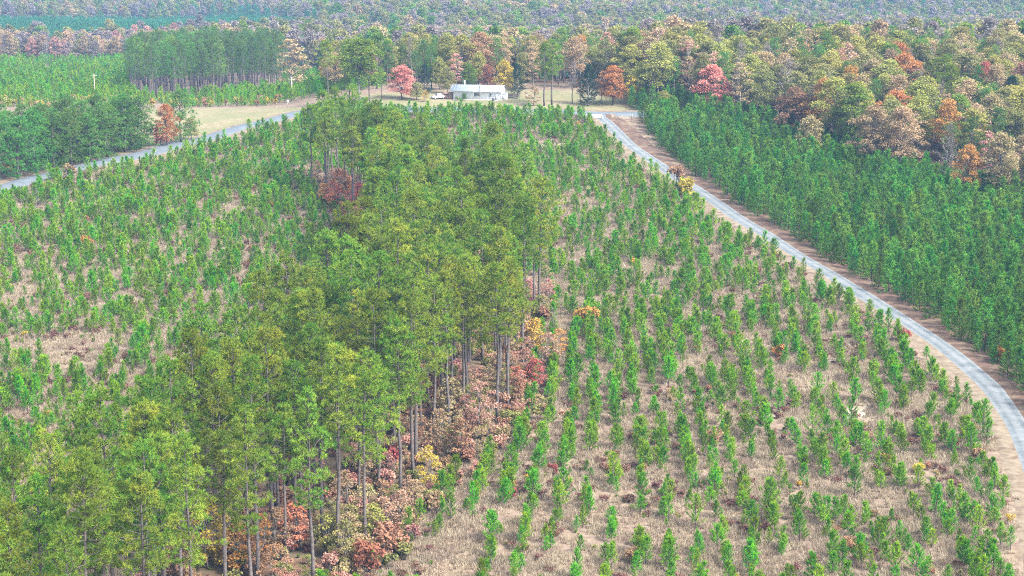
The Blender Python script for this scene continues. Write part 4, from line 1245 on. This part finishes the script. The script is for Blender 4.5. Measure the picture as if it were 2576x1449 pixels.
for x, y in zip(X[ok], Y[ok]):
    re_ = float(strip_side(y)[1]); inside = bool(inpoly(np.array([x]), np.array([y]), STRIP)[0]) or (re_ - 4 < x < re_ + 7 and y < 300)
    if inside and rnd.random() < .5: key = 'bush%d_%s' % (rnd.randrange(4), rnd.choice(['rust', 'tan', 'tan', 'pink', 'pink', 'olive'])); s = rnd.uniform(.7, 1.4)
    elif rnd.random() < .06: key = 'bush%d_%s' % (rnd.randrange(4), rnd.choice(['rust', 'tan', 'gold', 'green'])); s = rnd.uniform(.35, .7)
    elif rnd.random() < .45: key = 'bush%d_%s' % (rnd.randrange(4), rnd.choice(['green', 'green', 'olive', 'yellowgreen'])); s = rnd.uniform(.16, .42)
    else: key = 'scrub%d' % rnd.randrange(4); s = rnd.uniform(.6, 1.3)
    pts.append((x, y, float(mz(x, y)), rnd.uniform(0, 6.28), s, key))
mass('brown_undergrowth', None, pts, 'low brown brambles and undergrowth in the fields and under the tall pines')

# ------------------------------------------------------------------ the white house
def part(name, mb, mat, parent, loc=(0, 0, 0), rz=0.0):
    return obj(name, mb.mesh(name, [M[mat]]), parent=parent, loc=loc, rz=rz)

def boxmb(*a):
    mb = MB(); mb.box(*a); return mb

hx, hy = at(1201, 252)
HZ = float(mz(hx, hy)) + .05
house = obj('house', None, loc=(hx, hy, HZ), rz=math.radians(-9), label='long white single-storey house with pale metal roof', cat='house')
W2, DP, WH, RH = 7.3, 7.2, 2.75, 1.25        # half length, depth, wall height, roof rise
part('foundation', boxmb(-W2 - .04, W2 + .04, -.04, DP + .04, -1.2, .18), 'concrete', house)
wall = MB()
wall.box(-W2, W2, 0, DP, .18, WH)
for sx in (-1, 1):
    wall.prism([(0.0, WH), (DP, WH), (DP / 2, WH + RH)], sx * W2 - .06, sx * W2 + .06, ax='x')
wl = part('wall', wall, 'white', house)
for k in range(9):                              # siding boards, proud of the wall
    z0 = .3 + k * .27
    b = MB(); b.add([(-W2, -.003, z0), (W2, -.003, z0), (W2, -.035, z0), (-W2, -.035, z0), (-W2, -.004, z0 + .26), (W2, -.004, z0 + .26)],
                    [(0, 1, 2), (0, 2, 3), (3, 2, 5), (3, 5, 4), (0, 3, 4), (1, 5, 2)])
    part('siding_board', b, 'white', wl)
roof = MB()
e = .45; sl = RH / (DP / 2)
for s0, s1 in ((-1, 1), (1, -1)):
    ya, yb = (-e, DP / 2) if s0 < 0 else (DP + e, DP / 2)
    za = WH - e * sl + .06; zb = WH + RH + .06
    x0, x1 = -W2 - 1.1, W2 + .35
    roof.add([(x0, ya, za), (x1, ya, za), (x1, yb, zb), (x0, yb, zb), (x0, ya, za - .09), (x1, ya, za - .09), (x1, yb, zb - .09), (x0, yb, zb - .09)],
             [(0, 1, 2), (0, 2, 3), (4, 6, 5), (4, 7, 6), (0, 4, 5), (0, 5, 1), (1, 5, 6), (1, 6, 2), (0, 3, 7), (0, 7, 4)])
rf = part('roof', roof, 'roofm', house)
for k in range(17):                              # standing seams
    x = -W2 - .9 + k * .97
    sm = MB()
    sm.add([(x, -e, WH - e * sl + .062), (x + .05, -e, WH - e * sl + .062), (x + .05, DP / 2, WH + RH + .062), (x, DP / 2, WH + RH + .062),
            (x, -e, WH - e * sl + .11), (x + .05, -e, WH - e * sl + .11), (x + .05, DP / 2, WH + RH + .11), (x, DP / 2, WH + RH + .11)],
           [(4, 5, 6), (4, 6, 7), (0, 1, 5), (0, 5, 4), (1, 2, 6), (1, 6, 5), (0, 4, 7), (0, 7, 3)])
    part('seam', sm, 'roofm', rf)
gut = boxmb(-W2 - 1.1, W2 + .35, -e - .12, -e, WH - e * sl - .13, WH - e * sl + .02); part('gutter', gut, 'steel', rf)
ch = MB(); ch.tube([(-4.6, DP / 2 + .3, WH + RH - .3), (-4.6, DP / 2 + .3, WH + RH + 1.0)], [.22, .22], 10); ch.tube([(-4.6, DP / 2 + .3, WH + RH + 1.0), (-4.6, DP / 2 + .3, WH + RH + 1.2)], [.32, .28], 10)
part('chimney', ch, 'white', rf)
def window(x0, x1, z0, z1, panes):
    fr = MB()
    t = .09
    fr.box(x0 - t, x1 + t, -.10, -.036, z1, z1 + t); fr.box(x0 - t, x1 + t, -.12, -.036, z0 - t, z0)
    fr.box(x0 - t, x0, -.10, -.036, z0, z1); fr.box(x1, x1 + t, -.10, -.036, z0, z1)
    w = part('window', fr, 'white', house)
    n = panes
    for i in range(n):
        a = x0 + (x1 - x0) * i / n; b = x0 + (x1 - x0) * (i + 1) / n
        part('pane', boxmb(a + .05, b - .05, -.06, -.037, z0 + .04, (z0 + z1) / 2 - .03), 'glass', w)
        part('pane', boxmb(a + .05, b - .05, -.06, -.037, (z0 + z1) / 2 + .03, z1 - .04), 'glass', w)
    part('sill', boxmb(x0 - .14, x1 + .14, -.16, -.036, z0 - t - .05, z0 - t), 'white', w)
window(-1.0, .75, .95, 2.05, 2)
window(3.65, 4.25, .95, 2.0, 1)
dr_ = part('door', boxmb(5.35, 6.2, -.09, -.036, .2, 2.15), 'white', house)
kn = MB(); kn.tube([(6.08, -.09, 1.15), (6.08, -.17, 1.15)], [.04, .04], 6); part('handle', kn, 'steel', dr_)
part('step', boxmb(5.15, 6.4, -1.0, -.04, -.25, .16), 'concrete', house)
lt = MB(); lt.box(W2 + .065, W2 + 1.35, 1.3, 3.9, -.6, 1.75); part('utility_box', lt, 'white', house)
lr = MB(); lr.prism([(1.2, 1.75), (4.0, 1.75), (4.0, 1.9), (1.2, 1.84)], W2 + .065, W2 + 1.45, ax='x'); part('utility_roof', lr, 'roofm', house)
# dark deck and fence behind the right end
def local(x, y, z=0.0):
    c, s = math.cos(math.radians(-9)), math.sin(math.radians(-9))
    return (hx + x * c - y * s, hy + x * s + y * c, HZ + z)
dk = obj('deck', None, loc=local(9.9, 5.6), rz=math.radians(-9), label='dark wooden deck with railing behind the house right end', cat='deck')
dk.location.z = float(mz(dk.location.x, dk.location.y))
for k in range(10):
    part('plank', boxmb(-1.6 + k * .33, -1.6 + k * .33 + .3, -1.4, 1.4, .5, .55), 'dark', dk)
for sx in (-1.55, 1.6):
    for sy in (-1.35, 1.35):
        part('post', boxmb(sx - .06, sx + .06, sy - .06, sy + .06, -.3, 1.55), 'dark', dk)
for zz in (.85, 1.15, 1.45):
    part('rail', boxmb(-1.6, 1.65, -1.46, -1.41, zz, zz + .12), 'dark', dk)

# vehicle and shed left of the house
def car(x, y, rz, label):
    z = float(mz(x, y))
    r = obj('parked_car', None, loc=(x, y, z), rz=rz, label=label, cat='car')
    b = MB(); b.prism([(-2.1, .35), (2.1, .35), (2.15, .75), (1.95, .92), (.95, 1.0), (-2.0, 1.02), (-2.15, .8)], -.85, .85); bo = MB()
    for v_, t_, m_, c_ in zip(b.v, b.t, b.m, b.c):
        bo.add(v_, t_)
    body = part('body', bo, 'carpaint', r)
    cb_ = MB()
    w0, w1 = .80, .62
    pr = [(-1.9, 1.02), (.95, 1.0), (.35, 1.52), (-1.6, 1.55)]
    v = [(a, -w0 if z_ < 1.1 else -w1, z_) for a, z_ in pr] + [(a, w0 if z_ < 1.1 else w1, z_) for a, z_ in pr]
    cb_.add(v, [(0, 1, 2), (0, 2, 3), (4, 6, 5), (4, 7, 6), (0, 4, 5), (0, 5, 1), (1, 5, 6), (1, 6, 2), (2, 6, 7), (2, 7, 3), (3, 7, 4), (3, 4, 0)])
    part('cabin', cb_, 'carpaint', r)
    for s_ in (-1, 1):
        g_ = MB(); g_.add([(-1.7, s_ * .80, 1.1), (.7, s_ * .80, 1.08), (.28, s_ * .665, 1.45), (-1.5, s_ * .66, 1.48)], [(0, 1, 2), (0, 2, 3), (0, 2, 1), (0, 3, 2)])
        part('side_window', g_, 'glass', r)
        for wx in (-1.3, 1.35):
            w = MB(); w.tube([(wx, s_ * .68, .33), (wx, s_ * .88, .33)], [.33, .33], 14); wh = part('wheel', w, 'rubber', r)
            q = MB(); q.tube([(wx, s_ * .885, .33), (wx, s_ * .90, .33)], [.19, .17], 10); part('rim', q, 'steel', wh)
        hl = boxmb(2.1, 2.17, s_ * .62 - .15, s_ * .62 + .15, .62, .76); part('headlight', hl, 'white', r)
    ws = MB(); ws.add([(.93, -.72, 1.06), (.93, .72, 1.06), (.42, .58, 1.48), (.42, -.58, 1.48)], [(0, 1, 2), (0, 2, 3)]); part('windscreen', ws, 'glass', r)
    return r
lx_ = local(-12.0, .4)
car(lx_[0], lx_[1], math.radians(205), 'pale car parked left of the white house')
sx_ = local(-9.3, 1.6)
sh = obj('shed', None, loc=(sx_[0], sx_[1], float(mz(sx_[0], sx_[1]))), rz=math.radians(-9), label='small brown shed between the parked car and the house', cat='shed')
for k in range(8):
    part('board', boxmb(-1.6 + k * .4, -1.6 + k * .4 + .385, -1.0, -.95 + .01 * (k % 2), -.2, 1.55), 'brown', sh)
part('wall', boxmb(-1.58, 1.58, -.93, 1.2, -.2, 1.55), 'brown', sh)
sr_ = MB(); sr_.prism([(-1.2, 1.52), (1.35, 1.52), (1.35, 1.66), (.05, 2.0), (-1.2, 1.66)], -1.75, 1.75, ax='x'); part('roof', sr_, 'brown', sh)
# front garden
def ground_at(u, v):
    x, y = at(u, v); return x, y, float(mz(x, y))
gx_, gy_, _ = local(-3.9, -.9); plant('evergreen_shrub', 'maple0_green', gx_, gy_, 2.3 / 11.5, 'dark round shrub against the house front', 'shrub')
gx_, gy_, _ = local(-5.9, -.9); plant('evergreen_shrub', 'bush1_green', gx_, gy_, .65, 'low green shrub at the house left corner', 'shrub')
bx_, by_, _ = ground_at(1206, 264); plant('bare_tree', 'bare2', bx_, by_, 6.2 / PROTO['bare2']['H'], 'small leafless tree in front of the house', 'tree')
bx_, by_, _ = ground_at(1307, 252); plant('bare_tree', 'bare1', bx_, by_, 3.0 / PROTO['bare1']['H'], 'tiny leafless sapling right of the house', 'tree')
dm = MB(); dx_, dy_, dz_ = local(5.0, -1.6); dm.tube([(0, 0, -.1), (0, 0, .02), (0, 0, .3), (0, 0, .6), (0, 0, .88), (0, 0, .9)], [.28, .29, .285, .29, .28, .2], 12)
dr2 = obj('barrel', None, loc=(dx_, dy_, float(mz(dx_, dy_))), label='dark barrel standing by the house door', cat='barrel')
part('body', dm, 'dark', dr2)
lid = MB(); lid.tube([(0, 0, .9), (0, 0, .94)], [.3, .3], 12); part('lid', lid, 'insul', dr2)
px_, py_, pz_ = ground_at(1330, 247)
pt = obj('picnic_table', None, loc=(px_, py_, pz_), rz=.3, label='pale picnic table on the lawn right of the house', cat='table')
for k in range(5): part('plank', boxmb(-.95, .95, -.4 + k * .16, -.4 + k * .16 + .145, .72, .77), 'palewood', pt)
for s_ in (-1, 1):
    part('bench', boxmb(-.95, .95, s_ * .75 - .14, s_ * .75 + .14, .42, .47), 'palewood', pt)
    lg = MB(); lg.tube([(s_ * .7, -.7, -.1), (s_ * .7, .25, .72)], [.05, .05], 4); lg.tube([(s_ * .7, .7, -.1), (s_ * .7, -.25, .72)], [.05, .05], 4); part('leg', lg, 'palewood', pt)
    part('brace', boxmb(s_ * .7 - .04, s_ * .7 + .04, -.85, .85, .37, .42), 'palewood', pt)

# ------------------------------------------------------------------ gates by the junction
def gate(u0, v0, u1, v1, label, mat):
    x0, y0, z0 = ground_at(u0, v0); x1, y1, z1 = ground_at(u1, v1)
    L = math.hypot(x1 - x0, y1 - y0); a = math.atan2(y1 - y0, x1 - x0); zb = min(z0, z1) + .1
    g = obj('farm_gate', None, loc=(x0, y0, zb), rz=a, label=label, cat='gate')
    for xx in (0, L):
        p = MB(); p.tube([(xx, 0, -.4), (xx, 0, 1.45), (xx, 0, 1.52)], [.12, .11, .04], 8); part('post', p, 'wood', g)
    for k in range(4):
        r_ = MB(); zz = .25 + k * .32; r_.tube([(.14, 0, zz), (L - .14, 0, zz)], [.045, .045], 6); part('rail', r_, mat, g)
    for xx in (.16, L * .5, L - .16):
        s_ = MB(); s_.tube([(xx, -.03, .2), (xx, -.03, 1.26)], [.045, .045], 6); part('stile', s_, mat, g)
    b_ = MB(); b_.tube([(.2, -.05, 1.18), (L * .5, -.05, .25)], [.03, .03], 5); part('brace', b_, mat, g)
gate(1541, 299, 1590, 301, 'pale farm gate standing open right of the drive entrance', 'palewood')
gate(1470, 300, 1513, 300, 'white farm gate left of the drive entrance', 'white')
for u, v, words in ((1516, 303, 'short white post at the drive left side'), (1537, 297, 'dark post at the drive right side')):
    x, y, z = ground_at(u, v)
    o = obj('gate_post', None, loc=(x, y, z), label=words, cat='post')
    p = MB(); p.tube([(0, 0, -.3), (0, 0, 1.3), (0, 0, 1.42)], [.11, .10, .05], 8); part('shaft', p, 'white' if 'white' in words else 'wood', o)
    c_ = MB(); c_.tube([(0, 0, 1.42), (0, 0, 1.47)], [.12, .12], 8); part('cap', c_, 'steel', o)

# ------------------------------------------------------------------ utility poles
def pole(u, v, vt, label):
    x, y, z = ground_at(u, v)
    d_ = proj(x, y, z)[2]; h = (v - vt) * d_ / FOC / CP
    o = obj('utility_pole', None, loc=(x, y, z), rz=rnd.uniform(-.3, .3), label=label, cat='pole')
    p = MB(); p.tube([(0, 0, -.5), (0, 0, h * .5), (0, 0, h)], [.20, .17, .13], 8); part('shaft', p, 'palewood', o)
    part('crossarm', boxmb(-1.1, 1.1, -.16, -.05, h - .75, h - .6), 'palewood', o)
    for sx in (-.95, .0, .95):
        q = MB(); q.tube([(sx, -.1, h - .6), (sx, -.1, h - .42)], [.06, .04], 6); part('insulator', q, 'insul', o)
    return o
pole(239, 246, 188, 'pale utility pole on the green slope at far left')
pole(735, 252, 196, 'pale utility pole near the road bend behind the belt')
pole(395, 362, 298, 'grey utility pole beside the orange roadside maple')
x, y, z = ground_at(724, 268)
o = obj('road_sign', None, loc=(x, y, z), label='small white roadside sign near the road bend', cat='sign')
p = MB(); p.tube([(0, 0, -.2), (0, 0, 1.5)], [.04, .04], 6); part('post', p, 'steel', o)
part('plate', boxmb(-.3, .3, -.06, -.045, 1.2, 1.9), 'white', o)
for u, v, a, words in ((1722, 617, .5, 'bleached fallen log in the upper field near the belt'), (1938, 630, -.4, 'bleached fallen log in the upper field near the drive'), (2100, 915, .2, 'pale fallen branch pile in the field right part')):
    x, y, z = ground_at(u, v)
    o = obj('fallen_log', None, loc=(x, y, z + .25), rz=a, label=words, cat='log')
    p = MB(); p.tube([(-1.6, 0, .0), (-.5, .1, .12), (.6, .02, .2), (1.7, -.1, .5)], [.16, .15, .12, .07], 7); part('trunk', p, 'bark_pale', o)
    q = MB(); q.tube([(.2, .05, .2), (.7, .5, .7), (.9, .8, 1.2)], [.06, .04, .015], 5); part('branch', q, 'bark_pale', o)

# ------------------------------------------------------------------ air
hz = MB(); hz.box(-7400, 7400, -2900, 9400, float(GZ.min()) - 1.0, CAM_H + 6)
hm, ht, ho = nt_new('haze')
pv = ht.nodes.new('ShaderNodeVolumePrincipled')
pv.inputs['Color'].default_value = (.32, .58, 1.0, 1)
pv.inputs['Density'].default_value = .000115
pv.inputs['Anisotropy'].default_value = 0.0
ht.links.new(pv.outputs[0], ho.inputs['Volume'])
obj('haze', hz.mesh('haze', [hm]), kind='stuff')
